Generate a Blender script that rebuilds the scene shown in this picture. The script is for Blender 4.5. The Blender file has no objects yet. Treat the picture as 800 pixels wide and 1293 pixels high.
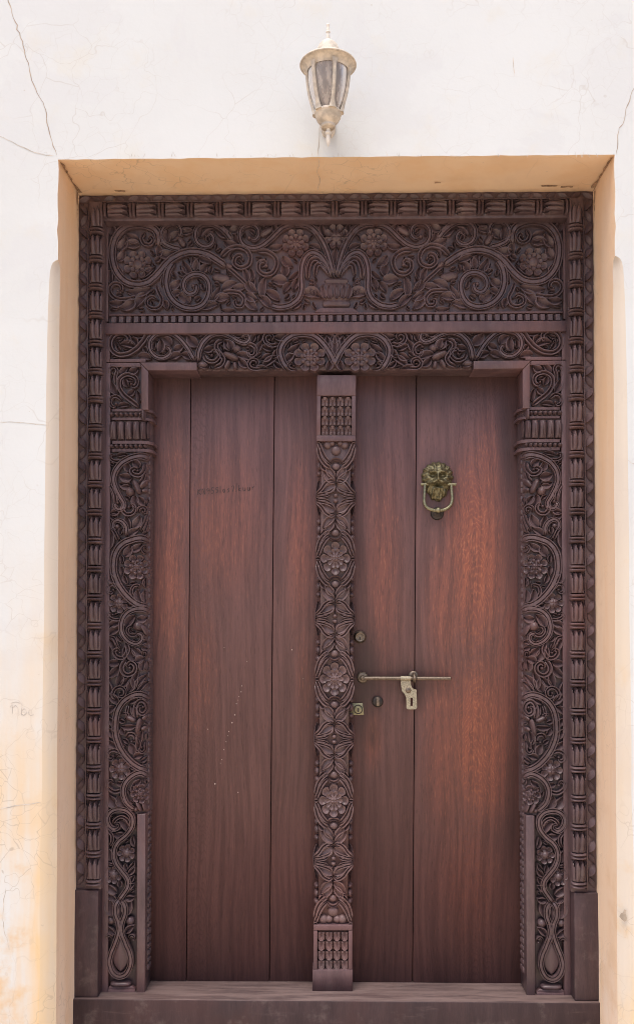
import bpy, bmesh, math, random
import numpy as np
from mathutils import Matrix, Vector

random.seed(7)
RNG = np.random.default_rng(7)
scene = bpy.context.scene
COL = scene.collection

# ------------------------------------------------------------------ camera
F = 1165.0                     # focal length in photo pixels (photo 800 x 1293)
PCX, PCY = 400.0, 764.0        # principal point
YAW, PITCH = math.radians(1.03), math.radians(1.07)
CAM = np.array([0.0, -2.57, 1.30])
cd = bpy.data.cameras.new('camera')
cam = bpy.data.objects.new('camera', cd); COL.objects.link(cam)
cam.location = CAM
cam.rotation_euler = (math.pi/2 + PITCH, 0, YAW)
cd.sensor_width = 36.0
cd.lens = 36.0*F/1293.0
cd.shift_x = (400-PCX)/1293.0
cd.shift_y = (PCY-646.5)/1293.0
cd.clip_start = 0.05; cd.clip_end = 600
scene.camera = cam

# ------------------------------------------------------------------ light
SUN_EL, SUN_AZ = math.radians(71), math.radians(-30)   # in front of the wall, a little to the left
world = bpy.data.worlds.new('World'); scene.world = world
world.use_nodes = True
wn = world.node_tree
bg = wn.nodes['Background']
sky = wn.nodes.new('ShaderNodeTexSky')
sky.sky_type = 'NISHITA'; sky.sun_disc = False
sky.sun_elevation = SUN_EL
sky.sun_rotation = math.pi - SUN_AZ
sky.air_density = 0.9; sky.dust_density = 4.0; sky.ozone_density = 0.6
wn.links.new(sky.outputs[0], bg.inputs[0])
bg.inputs[1].default_value = 0.12
sd = bpy.data.lights.new('sun', 'SUN'); sd.energy = 1.25; sd.angle = math.radians(38)
sd.color = (1.0, 0.96, 0.905)
sun = bpy.data.objects.new('sun', sd); COL.objects.link(sun)
sdir = Vector((math.sin(SUN_AZ)*math.cos(SUN_EL), -math.cos(SUN_AZ)*math.cos(SUN_EL), math.sin(SUN_EL)))
sun.rotation_euler = sdir.to_track_quat('Z', 'Y').to_euler()
sun.location = (0, -4, 6)
scene.view_settings.view_transform = 'Standard'
scene.view_settings.look = 'None'
scene.view_settings.gamma = 1.0
scene.view_settings.exposure = 1.05
scene.render.engine = 'CYCLES'
scene.cycles.max_bounces = 8
scene.cycles.filter_width = 0.95

# ------------------------------------------------------------------ measuring: photo pixel on a vertical plane -> world
def _rot():
    cz, sz = math.cos(YAW), math.sin(YAW)
    a = math.pi/2 + PITCH; cx, sx = math.cos(a), math.sin(a)
    return np.array([[cz, -sz, 0], [sz, cz, 0], [0, 0, 1]]) @ np.array([[1, 0, 0], [0, cx, -sx], [0, sx, cx]])
RM = _rot()
def P(u, v, D):
    u = np.asarray(u, float); v = np.asarray(v, float); D = np.asarray(D, float)
    u, v, D = np.broadcast_arrays(u, v, D)
    d = np.stack([(u-PCX)/F, -(v-PCY)/F, -np.ones_like(u)], -1) @ RM.T
    t = D/d[..., 1]
    return CAM + d*t[..., None]
def X(u, v, D): return float(P(u, v, D)[0])
def Z(u, v, D): return float(P(u, v, D)[2])
D_FRAME, D_PAN, D_LEAF = 2.770, 2.822, 2.910
S = D_PAN/F                    # metres per photo pixel on the panels
XM = 0.5*(X(96.5, 600, D_FRAME) + X(752.0, 600, D_FRAME))
MIRROR = Matrix.Translation((2*XM, 0, 0)) @ Matrix.Diagonal((-1, 1, 1, 1))

# ------------------------------------------------------------------ object helpers
def tag(o, label=None, cat=None, group=None, kind=None):
    if label: o['label'] = label
    if cat: o['category'] = cat
    if group: o['group'] = group
    if kind: o['kind'] = kind
    return o
def thing(name, label, cat, loc=(0, 0, 0)):
    o = bpy.data.objects.new(name, None); COL.objects.link(o)
    o.location = loc; o.empty_display_size = 0.1
    return tag(o, label, cat)
def adopt(o, parent):
    if parent is not None:
        o.parent = parent
        if parent.type == 'EMPTY':
            o.matrix_basis = Matrix.Translation(-Vector(parent.location)) @ o.matrix_basis
    return o
def mesh_of(name, verts, faces, mat, sharp=42, smooth=True):
    me = bpy.data.meshes.new(name)
    me.from_pydata([tuple(map(float, p)) for p in verts], [], [tuple(map(int, f)) for f in faces])
    me.materials.append(mat)
    if smooth:
        me.polygons.foreach_set('use_smooth', [True]*len(me.polygons))
        me.update()
        me.set_sharp_from_angle(angle=math.radians(sharp))
    me.update()
    return me
def mk(name, verts, faces, mat, parent=None, sharp=42, smooth=True):
    o = bpy.data.objects.new(name, mesh_of(name, verts, faces, mat, sharp, smooth))
    COL.objects.link(o)
    return adopt(o, parent)
def inst(o, parent, mat4):
    c = o.copy(); COL.objects.link(c)
    c.parent = parent; c.matrix_basis = mat4
    return c
def mirror_sub(o):             # mirrored twin of a sub-part under the same (unmirrored) part
    c = o.copy(); COL.objects.link(c)
    c.matrix_basis = MIRROR @ o.matrix_basis
    return c
def mirror_part(o, root):      # mirrored twin of a part together with its sub-parts
    T = Matrix.Translation(root.location)
    c = o.copy(); COL.objects.link(c)
    c.parent = root
    c.matrix_basis = T.inverted() @ MIRROR @ T @ o.matrix_basis
    for ch in [x for x in COL.objects if x.parent == o]:
        d = ch.copy(); COL.objects.link(d); d.parent = c
    return c
class Acc:
    def __init__(s): s.v = []; s.f = []; s.n = 0
    def add(s, V, Fc):
        V = np.asarray(V, float).reshape(-1, 3)
        s.v.append(V); s.f += [tuple(i+s.n for i in f) for f in Fc]; s.n += len(V)
    def make(s, name, mat, parent=None, **k):
        return mk(name, np.concatenate(s.v), s.f, mat, parent, **k)

def grid_faces(n, m, wrap=False):
    fs = []
    for i in range(n-1):
        for j in range(m if wrap else m-1):
            k = (j+1) % m
            fs.append((i*m+j, i*m+k, (i+1)*m+k, (i+1)*m+j))
    return fs
def box_geo(x0, x1, y0, y1, z0, z1, bev=0.0015):
    bm = bmesh.new()
    vs = [bm.verts.new(p) for p in [(x0, y0, z0), (x1, y0, z0), (x1, y1, z0), (x0, y1, z0), (x0, y0, z1), (x1, y0, z1), (x1, y1, z1), (x0, y1, z1)]]
    for f in [(0, 3, 2, 1), (4, 5, 6, 7), (0, 1, 5, 4), (1, 2, 6, 5), (2, 3, 7, 6), (3, 0, 4, 7)]:
        bm.faces.new([vs[i] for i in f])
    if bev > 0:
        bmesh.ops.bevel(bm, geom=bm.edges[:], offset=bev, segments=2, profile=0.5, affect='EDGES')
    bm.verts.index_update()
    V = [v.co[:] for v in bm.verts]; Fc = [[v.index for v in f.verts] for f in bm.faces]
    bm.free()
    return V, Fc
def box(name, x0, x1, y0, y1, z0, z1, mat, parent=None, bev=0.0015):
    V, Fc = box_geo(min(x0, x1), max(x0, x1), y0, y1, min(z0, z1), max(z0, z1), bev)
    return mk(name, V, Fc, mat, parent, sharp=50)
def pbox_geo(u0, u1, v0, v1, Df, Db, vr=None, bev=0.0015):
    """box whose front face covers photo pixels u0..u1 (measured on row vr), v0..v1 at depth Df"""
    vr = v0 if vr is None else vr
    um = 0.5*(u0+u1)
    return box_geo(X(u0, vr, Df), X(u1, vr, Df), CAM[1]+Df, CAM[1]+Db, Z(um, v1, Df), Z(um, v0, Df), bev)
def pbox(name, u0, u1, v0, v1, Df, Db, mat, parent=None, vr=None, bev=0.0015):
    V, Fc = pbox_geo(u0, u1, v0, v1, Df, Db, vr, bev)
    return mk(name, V, Fc, mat, parent, sharp=50)
def extrude_xy(poly, z0, z1):
    n = len(poly)
    V = [(x, y, z0) for x, y in poly] + [(x, y, z1) for x, y in poly]
    Fc = [(i, (i+1) % n, (i+1) % n+n, i+n) for i in range(n)] + [tuple(range(n))[::-1], tuple(range(n, 2*n))]
    return V, Fc
def tube_geo(path, rad, seg=10, cap=True):
    path = np.asarray(path, float); n = len(path)
    rad = np.broadcast_to(np.asarray(rad, float), (n,))
    tan = np.gradient(path, axis=0); tan /= np.linalg.norm(tan, axis=1)[:, None]+1e-12
    ref = np.array([0, 1.0, 0]) if abs(tan[0][1]) < 0.8 else np.array([1.0, 0, 0])
    V = []
    for i in range(n):
        a = np.cross(tan[i], ref); a /= np.linalg.norm(a)+1e-12
        b = np.cross(tan[i], a)
        for k in range(seg):
            t = 2*math.pi*k/seg
            V.append(path[i] + rad[i]*(math.cos(t)*a + math.sin(t)*b))
    Fc = grid_faces(n, seg, True)
    if cap: Fc += [tuple(range(seg))[::-1], tuple(range((n-1)*seg, n*seg))]
    return V, Fc
def lathe_geo(prof, seg, center, a0=0.0, a1=2*math.pi, axis='z'):
    """prof: list of (radius, height); closed if full turn"""
    full = abs(a1-a0-2*math.pi) < 1e-6
    m = seg if full else seg+1
    V = []
    for r, h in prof:
        for k in range(m):
            t = a0+(a1-a0)*k/seg
            if axis == 'z': V.append((center[0]+r*math.cos(t), center[1]+r*math.sin(t), center[2]+h))
            else: V.append((center[0]+r*math.cos(t), center[1]-h, center[2]+r*math.sin(t)))
    return V, grid_faces(len(prof), m, full)
def smoothpath(pts, step=1.6):
    p = np.asarray(pts, float)
    if len(p) == 2:
        n = max(6, int(np.linalg.norm(p[1]-p[0])/step))
        t = np.linspace(0, 1, n)[:, None]
        return p[0]*(1-t)+p[1]*t
    q = np.vstack([2*p[0]-p[1], p, 2*p[-1]-p[-2]])
    out = []
    for i in range(1, len(q)-2):
        p0, p1, p2, p3 = q[i-1], q[i], q[i+1], q[i+2]
        n = max(3, int(np.linalg.norm(p2-p1)/step))
        for t in np.arange(n)/n:
            out.append(0.5*((2*p1)+(-p0+p2)*t+(2*p0-5*p1+4*p2-p3)*t*t+(-p0+3*p1-3*p2+p3)*t**3))
    out.append(p[-1])
    return np.array(out)

# ------------------------------------------------------------------ materials
def nm(name):
    m = bpy.data.materials.new(name); m.use_nodes = True
    nt = m.node_tree
    return m, nt, nt.nodes['Principled BSDF']
class NT:
    def __init__(s, nt): s.nt = nt
    def node(s, t, **k):
        n = s.nt.nodes.new(t)
        for a, b in k.items(): setattr(n, a, b)
        return n
    def L(s, a, b): s.nt.links.new(a, b)
    def put(s, sock, v):
        if hasattr(v, 'links') or isinstance(v, bpy.types.NodeSocket): s.L(v, sock)
        else: sock.default_value = v
    def pos(s): return s.node('ShaderNodeNewGeometry').outputs['Position']
    def vmath(s, op, a, b):
        n = s.node('ShaderNodeVectorMath', operation=op); s.put(n.inputs[0], a); s.put(n.inputs[1], b)
        return n.outputs['Value'] if op in ('LENGTH', 'DISTANCE', 'DOT_PRODUCT') else n.outputs[0]
    def math(s, op, a, b=0.0, clamp=False):
        n = s.node('ShaderNodeMath', operation=op, use_clamp=clamp); s.put(n.inputs[0], a); s.put(n.inputs[1], b)
        return n.outputs[0]
    def noise(s, vec, scale, detail=4, rough=0.55, dist=0.0):
        n = s.node('ShaderNodeTexNoise'); s.L(vec, n.inputs['Vector'])
        n.inputs['Scale'].default_value = scale; n.inputs['Detail'].default_value = detail
        n.inputs['Roughness'].default_value = rough; n.inputs['Distortion'].default_value = dist
        return n.outputs['Fac']
    def rng(s, v, a, b, c=0.0, d=1.0, smooth=True):
        n = s.node('ShaderNodeMapRange', interpolation_type='SMOOTHSTEP' if smooth else 'LINEAR')
        s.put(n.inputs[0], v)
        for i, q in enumerate((a, b, c, d)): n.inputs[1+i].default_value = q
        return n.outputs[0]
    def mix(s, f, a, b, mode='MIX'):
        n = s.node('ShaderNodeMix', data_type='RGBA', blend_type=mode)
        s.put(n.inputs[0], f)
        for sock, v in ((n.inputs[6], a), (n.inputs[7], b)):
            if isinstance(v, tuple): sock.default_value = (*v, 1.0) if len(v) == 3 else v
            else: s.L(v, sock)
        return n.outputs[2]
    def sep(s, v):
        n = s.node('ShaderNodeSeparateXYZ'); s.L(v, n.inputs[0]); return n.outputs
    def bump(s, h, strength, dist, bsdf):
        n = s.node('ShaderNodeBump'); s.L(h, n.inputs['Height'])
        n.inputs['Strength'].default_value = strength; n.inputs['Distance'].default_value = dist
        s.L(n.outputs[0], bsdf.inputs['Normal'])
    def spot(s, pos, c, r, soft=0.35):
        """1 inside an ellipsoid patch round c with radii r, fading outwards"""
        d = s.vmath('SUBTRACT', pos, tuple(c)); d = s.vmath('DIVIDE', d, tuple(r))
        return s.rng(s.vmath('LENGTH', d, (0, 0, 0)), 1.0, soft, 0, 1)

def wood_carved(name, c_lo, c_hi, rough=0.5, trodden=False):
    m, nt, b = nm(name); t = NT(nt)
    p = t.pos()
    g = t.noise(t.vmath('MULTIPLY', p, (38, 38, 5)), 1.0, 5, 0.6)
    w = t.noise(p, 7.0, 3, 0.6)
    f = t.math('ADD', t.math('MULTIPLY', g, 0.55), t.math('MULTIPLY', w, 0.45))
    c = t.mix(t.rng(f, 0.36, 0.64), c_lo, c_hi)
    fine = t.noise(t.vmath('MULTIPLY', p, (520, 520, 60)), 1.0, 2, 0.5)
    c = t.mix(t.rng(fine, 0.35, 0.7, 0.0, 0.28), c, (c_lo[0]*0.55, c_lo[1]*0.55, c_lo[2]*0.55))
    age = t.noise(t.vmath('MULTIPLY', p, (3.4, 3.4, 1.7)), 1.0, 4, 0.6, 0.5)
    c = t.mix(t.rng(age, 0.50, 0.68, 0, 0.45), c, (c_hi[0]*1.20, c_hi[1]*0.92, c_hi[2]*0.82))
    c = t.mix(t.rng(age, 0.48, 0.34, 0, 0.40), c, (c_lo[0]*0.62, c_lo[1]*0.66, c_lo[2]*0.70))
    dust = t.math('MULTIPLY', t.rng(t.noise(p, 17, 4, 0.65), 0.55, 0.78), 0.34)
    c = t.mix(dust, c, (0.19, 0.15, 0.14))
    if trodden:                 # scuffed bare and dusty where feet cross it, grain running along the board
        up = t.rng(t.sep(t.node('ShaderNodeNewGeometry').outputs['Normal'])[2], 0.6, 0.95)
        gx = t.noise(t.vmath('MULTIPLY', p, (5, 40, 40)), 1.0, 5, 0.65)
        c = t.mix(t.math('MULTIPLY', up, t.rng(gx, 0.30, 0.68, 0.25, 0.95)), c, (0.178, 0.124, 0.114))
        c = t.mix(t.rng(gx, 0.58, 0.75, 0, 0.35), c, (0.15, 0.10, 0.095))
    t.L(c, b.inputs['Base Color'])
    b.inputs['Specular IOR Level'].default_value = 0.36
    t.L(t.rng(w, 0.3, 0.7, rough-0.08, rough+0.12), b.inputs['Roughness'])
    t.bump(t.math('ADD', fine, t.math('MULTIPLY', g, 0.6)), 0.25, 0.0012, b)
    return m
M_CARVE = wood_carved('carved_teak', (0.080, 0.052, 0.056), (0.128, 0.084, 0.089), 0.36)
M_PLAIN = wood_carved('plain_frame_teak', (0.094, 0.055, 0.060), (0.142, 0.086, 0.092), 0.44)
M_POST = wood_carved('centre_post_teak', (0.108, 0.067, 0.067), (0.165, 0.105, 0.103), 0.40)
M_FOOT = wood_carved('worn_foot_teak', (0.046, 0.028, 0.032), (0.082, 0.049, 0.053), 0.52)
M_SILL = wood_carved('threshold_teak', (0.034, 0.019, 0.021), (0.058, 0.034, 0.035), 0.70, True)

def wood_plank():
    m, nt, b = nm('door_plank_wood'); t = NT(nt)
    p = t.pos()
    oi = t.node('ShaderNodeObjectInfo')
    off = t.vmath('MULTIPLY', oi.outputs['Location'], (0, 0, 0))
    rnd = t.node('ShaderNodeCombineXYZ')
    t.L(t.math('MULTIPLY', oi.outputs['Random'], 9.0), rnd.inputs[2])
    q = t.vmath('ADD', p, rnd.outputs[0])
    warp = t.noise(t.vmath('MULTIPLY', q, (4, 4, 1.1)), 1.0, 2, 0.5)
    cmb = t.node('ShaderNodeCombineXYZ'); t.L(t.math('MULTIPLY', warp, 0.10), cmb.inputs[0])
    qq = t.vmath('ADD', q, cmb.outputs[0])
    g1 = t.noise(t.vmath('MULTIPLY', qq, (70, 70, 2.4)), 1.0, 5, 0.62)
    g2 = t.noise(t.vmath('MULTIPLY', qq, (360, 360, 30)), 1.0, 3, 0.6)
    blot = t.noise(t.vmath('MULTIPLY', q, (3.2, 3.2, 1.6)), 1.0, 4, 0.6, 0.6)
    px_ = t.math('SUBTRACT', t.math('ABSOLUTE', t.sep(p)[0]), 0.440)
    par_ = t.math('ADD', t.math('MULTIPLY', t.math('MULTIPLY', px_, px_), 210.0), t.math('ADD', t.math('MULTIPLY', t.sep(q)[2], 5.0), t.math('MULTIPLY', t.noise(t.vmath('MULTIPLY', q, (9, 9, 2.2)), 1.0, 4, 0.6), 2.2)))
    cath = t.math('SINE', t.math('MULTIPLY', par_, 55.0))
    c = t.mix(t.rng(g1, 0.34, 0.66), (0.098, 0.051, 0.052), (0.146, 0.076, 0.075))
    cath = t.math('MULTIPLY', t.rng(cath, 0.2, 1.0), t.rng(t.math('ABSOLUTE', px_), 0.13, 0.05))
    c = t.mix(t.math('MULTIPLY', cath, 0.30), c, (0.060, 0.032, 0.032))
    c = t.mix(t.math('MULTIPLY', t.rng(blot, 0.42, 0.68), 0.30), c, (0.094, 0.054, 0.055))
    # patches where the finish has worn to redder wood (where hands and rain reach it)
    worn = None
    for (u, v, ru, rv, k) in WORN:
        s = t.spot(p, P(u, v, D_LEAF), (ru*S, 0.5, rv*S), 0.1)
        s = t.math('MULTIPLY', s, k)
        worn = s if worn is None else t.math('MAXIMUM', worn, s)
    streak = t.rng(t.math('ADD', t.math('MULTIPLY', g2, 0.5), t.math('MULTIPLY', g1, 0.5)), 0.38, 0.62, 0.35, 1.0)
    worn = t.math('MULTIPLY', worn, streak)
    c = t.mix(worn, c, (0.262, 0.084, 0.056))
    c = t.mix(t.math('MULTIPLY', t.math('MULTIPLY', cath, worn), 0.60), c, (0.40, 0.15, 0.085))
    fleck = t.math('MULTIPLY', t.rng(g2, 0.57, 0.70), t.math('ADD', t.math('MULTIPLY', worn, 0.62), 0.10), True)
    c = t.mix(fleck, c, (0.40, 0.17, 0.105))
    # dirt on the finish, painted shade under the lintel, darker edges beside the jambs
    dark_marks = None
    for (u, v, ru, rv, k) in GRIME_AND_SHADE:
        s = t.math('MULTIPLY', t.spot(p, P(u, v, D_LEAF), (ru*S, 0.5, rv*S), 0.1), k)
        dark_marks = s if dark_marks is None else t.math('MAXIMUM', dark_marks, s)
    dark_marks = t.math('MULTIPLY', dark_marks, t.rng(blot, 0.25, 0.6, 0.6, 1.0))
    c = t.mix(dark_marks, c, (0.046, 0.030, 0.031))
    pore = t.rng(g2, 0.30, 0.42, 0.35, 0.0)
    c = t.mix(pore, c, (0.03, 0.018, 0.017))
    t.L(c, b.inputs['Base Color'])
    b.inputs['Specular IOR Level'].default_value = 0.30
    t.L(t.rng(blot, 0.3, 0.7, 0.36, 0.52), b.inputs['Roughness'])
    t.bump(t.math('ADD', t.math('ADD', g2, t.math('MULTIPLY', cath, 0.25)), t.math('MULTIPLY', g1, 0.7)), 0.35, 0.0014, b)
    return m
WORN = [(214, 735, 30, 150, 0.5), (220, 640, 28, 160, 0.35), (285, 660, 70, 140, 0.35), (378, 690, 26, 170, 0.45), (383, 850, 16, 120, 0.3),
        (600, 700, 60, 190, 0.95), (615, 620, 34, 140, 0.55), (560, 760, 36, 130, 0.55), (610, 930, 70, 160, 0.90), (560, 930, 40, 190, 0.5), (484, 720, 34, 200, 0.45),
        (470, 930, 18, 60, 0.45), (250, 840, 40, 130, 0.22), (590, 1100, 70, 150, 0.22), (640, 850, 26, 200, 0.5)]
GRIME_AND_SHADE = [(295, 474, 140, 26, 0.95), (560, 474, 140, 26, 0.95), (190, 760, 9, 420, 0.6), (657, 800, 9, 420, 0.6), (295, 486, 130, 46, 0.75), (560, 486, 150, 44, 0.8), (642, 560, 26, 120, 0.65), (458, 860, 40, 120, 0.85), (465, 520, 40, 120, 0.4), (551, 618, 42, 66, 0.55),
         (470, 925, 16, 36, 0.6), (515, 860, 70, 46, 0.5), (205, 1180, 40, 190, 0.22), (300, 1190, 120, 120, 0.08), (370, 900, 50, 220, 0.18), (480, 1120, 60, 200, 0.25), (600, 1190, 110, 110, 0.16), (647, 1000, 18, 200, 0.5), (640, 700, 16, 120, 0.35)]  # dirt patches, with lintel shade painted over the plank tops and darker jamb edges
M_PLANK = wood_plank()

def plaster(name, base, ochre, lower=True, crackle=1.0, streaky=0.0):
    m, nt, b = nm(name); t = NT(nt)
    p = t.pos()
    big = t.noise(p, 1.6, 5, 0.6)
    mid = t.noise(p, 6.0, 5, 0.62)
    c = t.mix(t.rng(big, 0.35, 0.7), base, (base[0]*0.955, base[1]*0.95, base[2]*0.945))
    patch = t.rng(t.noise(p, 3.1, 5, 0.6, 0.5), 0.53, 0.57)
    c = t.mix(t.math('MULTIPLY', patch, 0.5), c, (base[0]*0.94, base[1]*0.93, base[2]*0.94))
    z = t.sep(p)[2]
    streak = t.noise(t.vmath('MULTIPLY', p, (9, 9, 0.9)), 1.0, 4, 0.6)
    up = t.rng(mid, 0.54, 0.70, 0, 0.30)
    c = t.mix(up, c, (base[0]*0.99, base[1]*0.90, base[2]*0.76))
    if lower:
        # rising damp: ochre staining of the limewash towards the foot of the wall
        low = t.rng(z, 1.75, 0.35, 0, 1)
        st = t.math('MULTIPLY', low, t.rng(t.math('ADD', t.math('MULTIPLY', streak, 0.55), t.math('MULTIPLY', big, 0.45)), 0.38, 0.60), True)
        c = t.mix(t.math('MULTIPLY', st, 1.0, True), c, ochre)
        c = t.mix(t.math('MULTIPLY', t.math('MULTIPLY', low, t.rng(mid, 0.55, 0.72)), 0.6), c, (ochre[0]*0.92, ochre[1]*0.80, ochre[2]*0.62))
    if streaky:                 # uneven ochre wash brushed and rained down the recess
        c = t.mix(t.rng(streak, 0.42, 0.66, 0, streaky), c, (base[0]*0.93, base[1]*0.80, base[2]*0.62))
        c = t.mix(t.rng(mid, 0.50, 0.72, 0, streaky*0.7), c, (base[0]*0.86, base[1]*0.82, base[2]*0.80))
    # hairline crazing
    d = t.noise(p, 5.0, 3, 0.6)
    cm = t.node('ShaderNodeCombineXYZ')
    for i in range(3): t.L(t.math('MULTIPLY', d, 0.25), cm.inputs[i])
    for sc, k, th in ((5.5, 0.26, 0.010), (17.0, 0.50, 0.026)):
        vo = t.node('ShaderNodeTexVoronoi', feature='DISTANCE_TO_EDGE')
        t.L(t.vmath('ADD', p, cm.outputs[0]), vo.inputs['Vector']); vo.inputs['Scale'].default_value = sc
        line = t.rng(vo.outputs['Distance'], th, 0.0)
        gate = t.rng(t.noise(p, 2.3 if sc < 10 else 3.7, 2, 0.5), 0.44, 0.60)
        if sc > 10 and lower: gate = t.math('MULTIPLY', gate, t.rng(z, 1.9, 0.6, 0.22, 1.0))
        c = t.mix(t.math('MULTIPLY', t.math('MULTIPLY', line, gate), k*crackle), c, (0.36, 0.29, 0.23))
    sp = t.rng(t.noise(p, 60, 2, 0.5), 0.74, 0.80)
    c = t.mix(t.math('MULTIPLY', sp, 0.35), c, (0.42, 0.35, 0.28))
    t.L(c, b.inputs['Base Color'])
    b.inputs['Roughness'].default_value = 0.85
    b.inputs['Specular IOR Level'].default_value = 0.25
    h = t.math('ADD', t.math('MULTIPLY', mid, 0.8), t.math('MULTIPLY', t.noise(p, 45, 4, 0.6), 0.12))
    t.bump(h, 0.22, 0.010, b)
    return m
M_WALL = plaster('limewashed_plaster', (0.622, 0.642, 0.648), (0.68, 0.49, 0.28))
M_CHAMFER = plaster('cream_edge_plaster', (0.61, 0.545, 0.47), (0.66, 0.51, 0.33), True, 0.7)
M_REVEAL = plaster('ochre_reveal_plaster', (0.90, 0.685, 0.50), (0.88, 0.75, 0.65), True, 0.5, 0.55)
M_SOFFIT = plaster('ochre_bounce_soffit_plaster', (0.82, 0.62, 0.43), (0.84, 0.6, 0.385), False, 0.8, 0.35)  # ochre wash with warm bounce off the ground put into its colour

def flat_mat(name, col, rough=0.6, metal=0.0, var=0.25, scale=40, trans=0.0):
    m, nt, b = nm(name); t = NT(nt); p = t.pos()
    n = t.noise(p, scale, 4, 0.6)
    c = t.mix(t.rng(n, 0.3, 0.7), tuple(x*(1-var) for x in col), tuple(min(1, x*(1+var)) for x in col))
    t.L(c, b.inputs['Base Color'])
    b.inputs['Metallic'].default_value = metal
    t.L(t.rng(n, 0.3, 0.7, max(0.05, rough-0.1), min(1, rough+0.1)), b.inputs['Roughness'])
    b.inputs['Transmission Weight'].default_value = trans
    t.bump(n, 0.2, 0.001, b)
    return m
M_CRACK = flat_mat('crack_grime', (0.40, 0.33, 0.27), 0.95)
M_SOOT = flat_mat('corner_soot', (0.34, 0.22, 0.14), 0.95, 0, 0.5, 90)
M_HAIR = flat_mat('hairline_crack_grime', (0.53, 0.48, 0.43), 0.95)
M_PEEL = flat_mat('bare_render', (0.40, 0.33, 0.26), 0.95)
M_BRASS = flat_mat('aged_brass', (0.17, 0.15, 0.085), 0.46, 0.75, 0.4, 160)
M_RUBBED = flat_mat('rubbed_brass', (0.25, 0.23, 0.145), 0.42, 0.8, 0.3, 120)
M_DULL = flat_mat('dull_bronze', (0.17, 0.135, 0.105), 0.45, 0.8, 0.35, 140)
M_HASP = flat_mat('pitted_brass_hasp', (0.34, 0.30, 0.22), 0.55, 0.6, 0.35, 220)
M_IRON = flat_mat('black_iron', (0.045, 0.037, 0.034), 0.5, 0.6, 0.3, 120)
M_CREAM = flat_mat('cream_lantern_paint', (0.52, 0.455, 0.375), 0.6, 0.0, 0.24, 55)
M_CREAMW = flat_mat('chalky_lantern_paint', (0.66, 0.61, 0.54), 0.65, 0.0, 0.14, 60)
M_PENCIL = flat_mat('pencil_mark', (0.046, 0.030, 0.031), 0.7)
M_FLECK = flat_mat('paint_fleck', (0.38, 0.31, 0.28), 0.8)
M_GROUND = flat_mat('sandy_ground', (0.62, 0.50, 0.37), 0.9, 0.0, 0.12, 3)
def glass():
    m, nt, b = nm('dusty_smoked_glass'); t = NT(nt); p = t.pos()
    n = t.noise(t.vmath('MULTIPLY', p, (60, 60, 14)), 1.0, 4, 0.6)
    t.L(t.mix(t.rng(n, 0.35, 0.7), (0.36, 0.32, 0.30), (0.62, 0.55, 0.50)), b.inputs['Base Color'])
    t.L(t.rng(n, 0.3, 0.7, 0.12, 0.38), b.inputs['Roughness'])
    b.inputs['Transmission Weight'].default_value = 0.42
    b.inputs['IOR'].default_value = 1.3
    return m
M_GLASS = glass()

# ================================================================== SETTING
box('ground', -150, 150, -150, 150, -0.4, 0.0, M_GROUND, bev=0)
tag(bpy.data.objects['ground'], kind='structure')

# ------------------------------------------------------------------ the wall round the doorway
ZS = Z(424, 198.3, 2.57)                      # height of the soffit edge
XL = X(73, 330, 2.57); XR = 2*XM - XL
Y_BACK = 0.42
def wob(a, b): return float(a + b*(RNG.random()-0.5))
edge_px = [(73.5, 328), (70.5, 329), (67, 331.5), (64.8, 336), (63.2, 344), (62.3, 360), (61, 400), (60, 450), (59, 500), (58, 560), (57, 630), (56, 700), (55, 775), (54, 850), (53.2, 930), (52.5, 1000), (51.7, 1075), (51, 1150), (50.5, 1225), (50, 1293), (50, 1330)]
rows = []                                      # (z, x of the front edge, depth of the reveal's front edge)
for v in np.linspace(198.3, 322, 9): rows.append((Z(73, v, 2.57), XL + wob(0, 0.004), 0.0))
rows[0] = (ZS, XL, 0.0)
for i, (u, v) in enumerate(edge_px):
    dep = 0.022*min(1.0, max(0.0, (73.5-u)/9.0))
    rows.append((Z(u, v, 2.57), X(u, v, 2.57) + (wob(0, 0.005) if i > 4 else 0), dep))
rows.append((0.0, rows[-1][1], 0.022))
def side_geo(sgn):
    fx = (lambda x: x) if sgn < 0 else (lambda x: 2*XM-x)
    A = Acc(); B = Acc(); Cc = Acc()
    far = -6.0 if sgn < 0 else 6.0
    V = []
    for z, x, d in rows: V += [(far, 0, z), (fx(x), 0, z)]
    A.add(V, [(2*i, 2*i+1, 2*i+3, 2*i+2) for i in range(len(rows)-1)])
    V = []; R2 = [r for r in rows if r[2] > 0]
    R2 = [rows[[r[2] > 0 for r in rows].index(True)-1]] + R2
    xr = []
    for z, x, d in R2:
        xe = XL + wob(0, 0.0016); xr.append((z, xe, d))
        for k in range(5):
            s = k/4.0
            V.append((fx(x+(xe-x)*s), d*(s**1.6), z))
    B.add(V, grid_faces(len(R2), 5))
    V = []
    allr = [(z, x, d) for z, x, d in rows if d == 0 and z > R2[0][0]+1e-6] + xr
    for z, x, d in allr:
        V += [(fx(x), d, z), (fx(XL + wob(0, 0.0015)), 0.12, z), (fx(XL + wob(-0.001, 0.002)), 0.20, z), (fx(XL), Y_BACK, z)]
    Cc.add(V, grid_faces(len(allr), 4))
    return A, B, Cc
AL, BL, CL = side_geo(-1); AR, BR, CR = side_geo(1)
W = Acc()
for A in (AL, AR): W.add(np.concatenate(A.v), A.f)
ztop = 5.4
nx = 60
xs = [-6.0] + list(np.linspace(XL, XR, nx)) + [6.0]
zed = [ZS] + [ZS + wob(0, 0.0022) for _ in range(nx-2)] + [ZS]
V = [(-6, 0, ZS)] + [(x, 0, z) for x, z in zip(xs[1:-1], zed)] + [(6, 0, ZS)] + [(x, 0, ztop) for x in xs]
n = len(xs)
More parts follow.
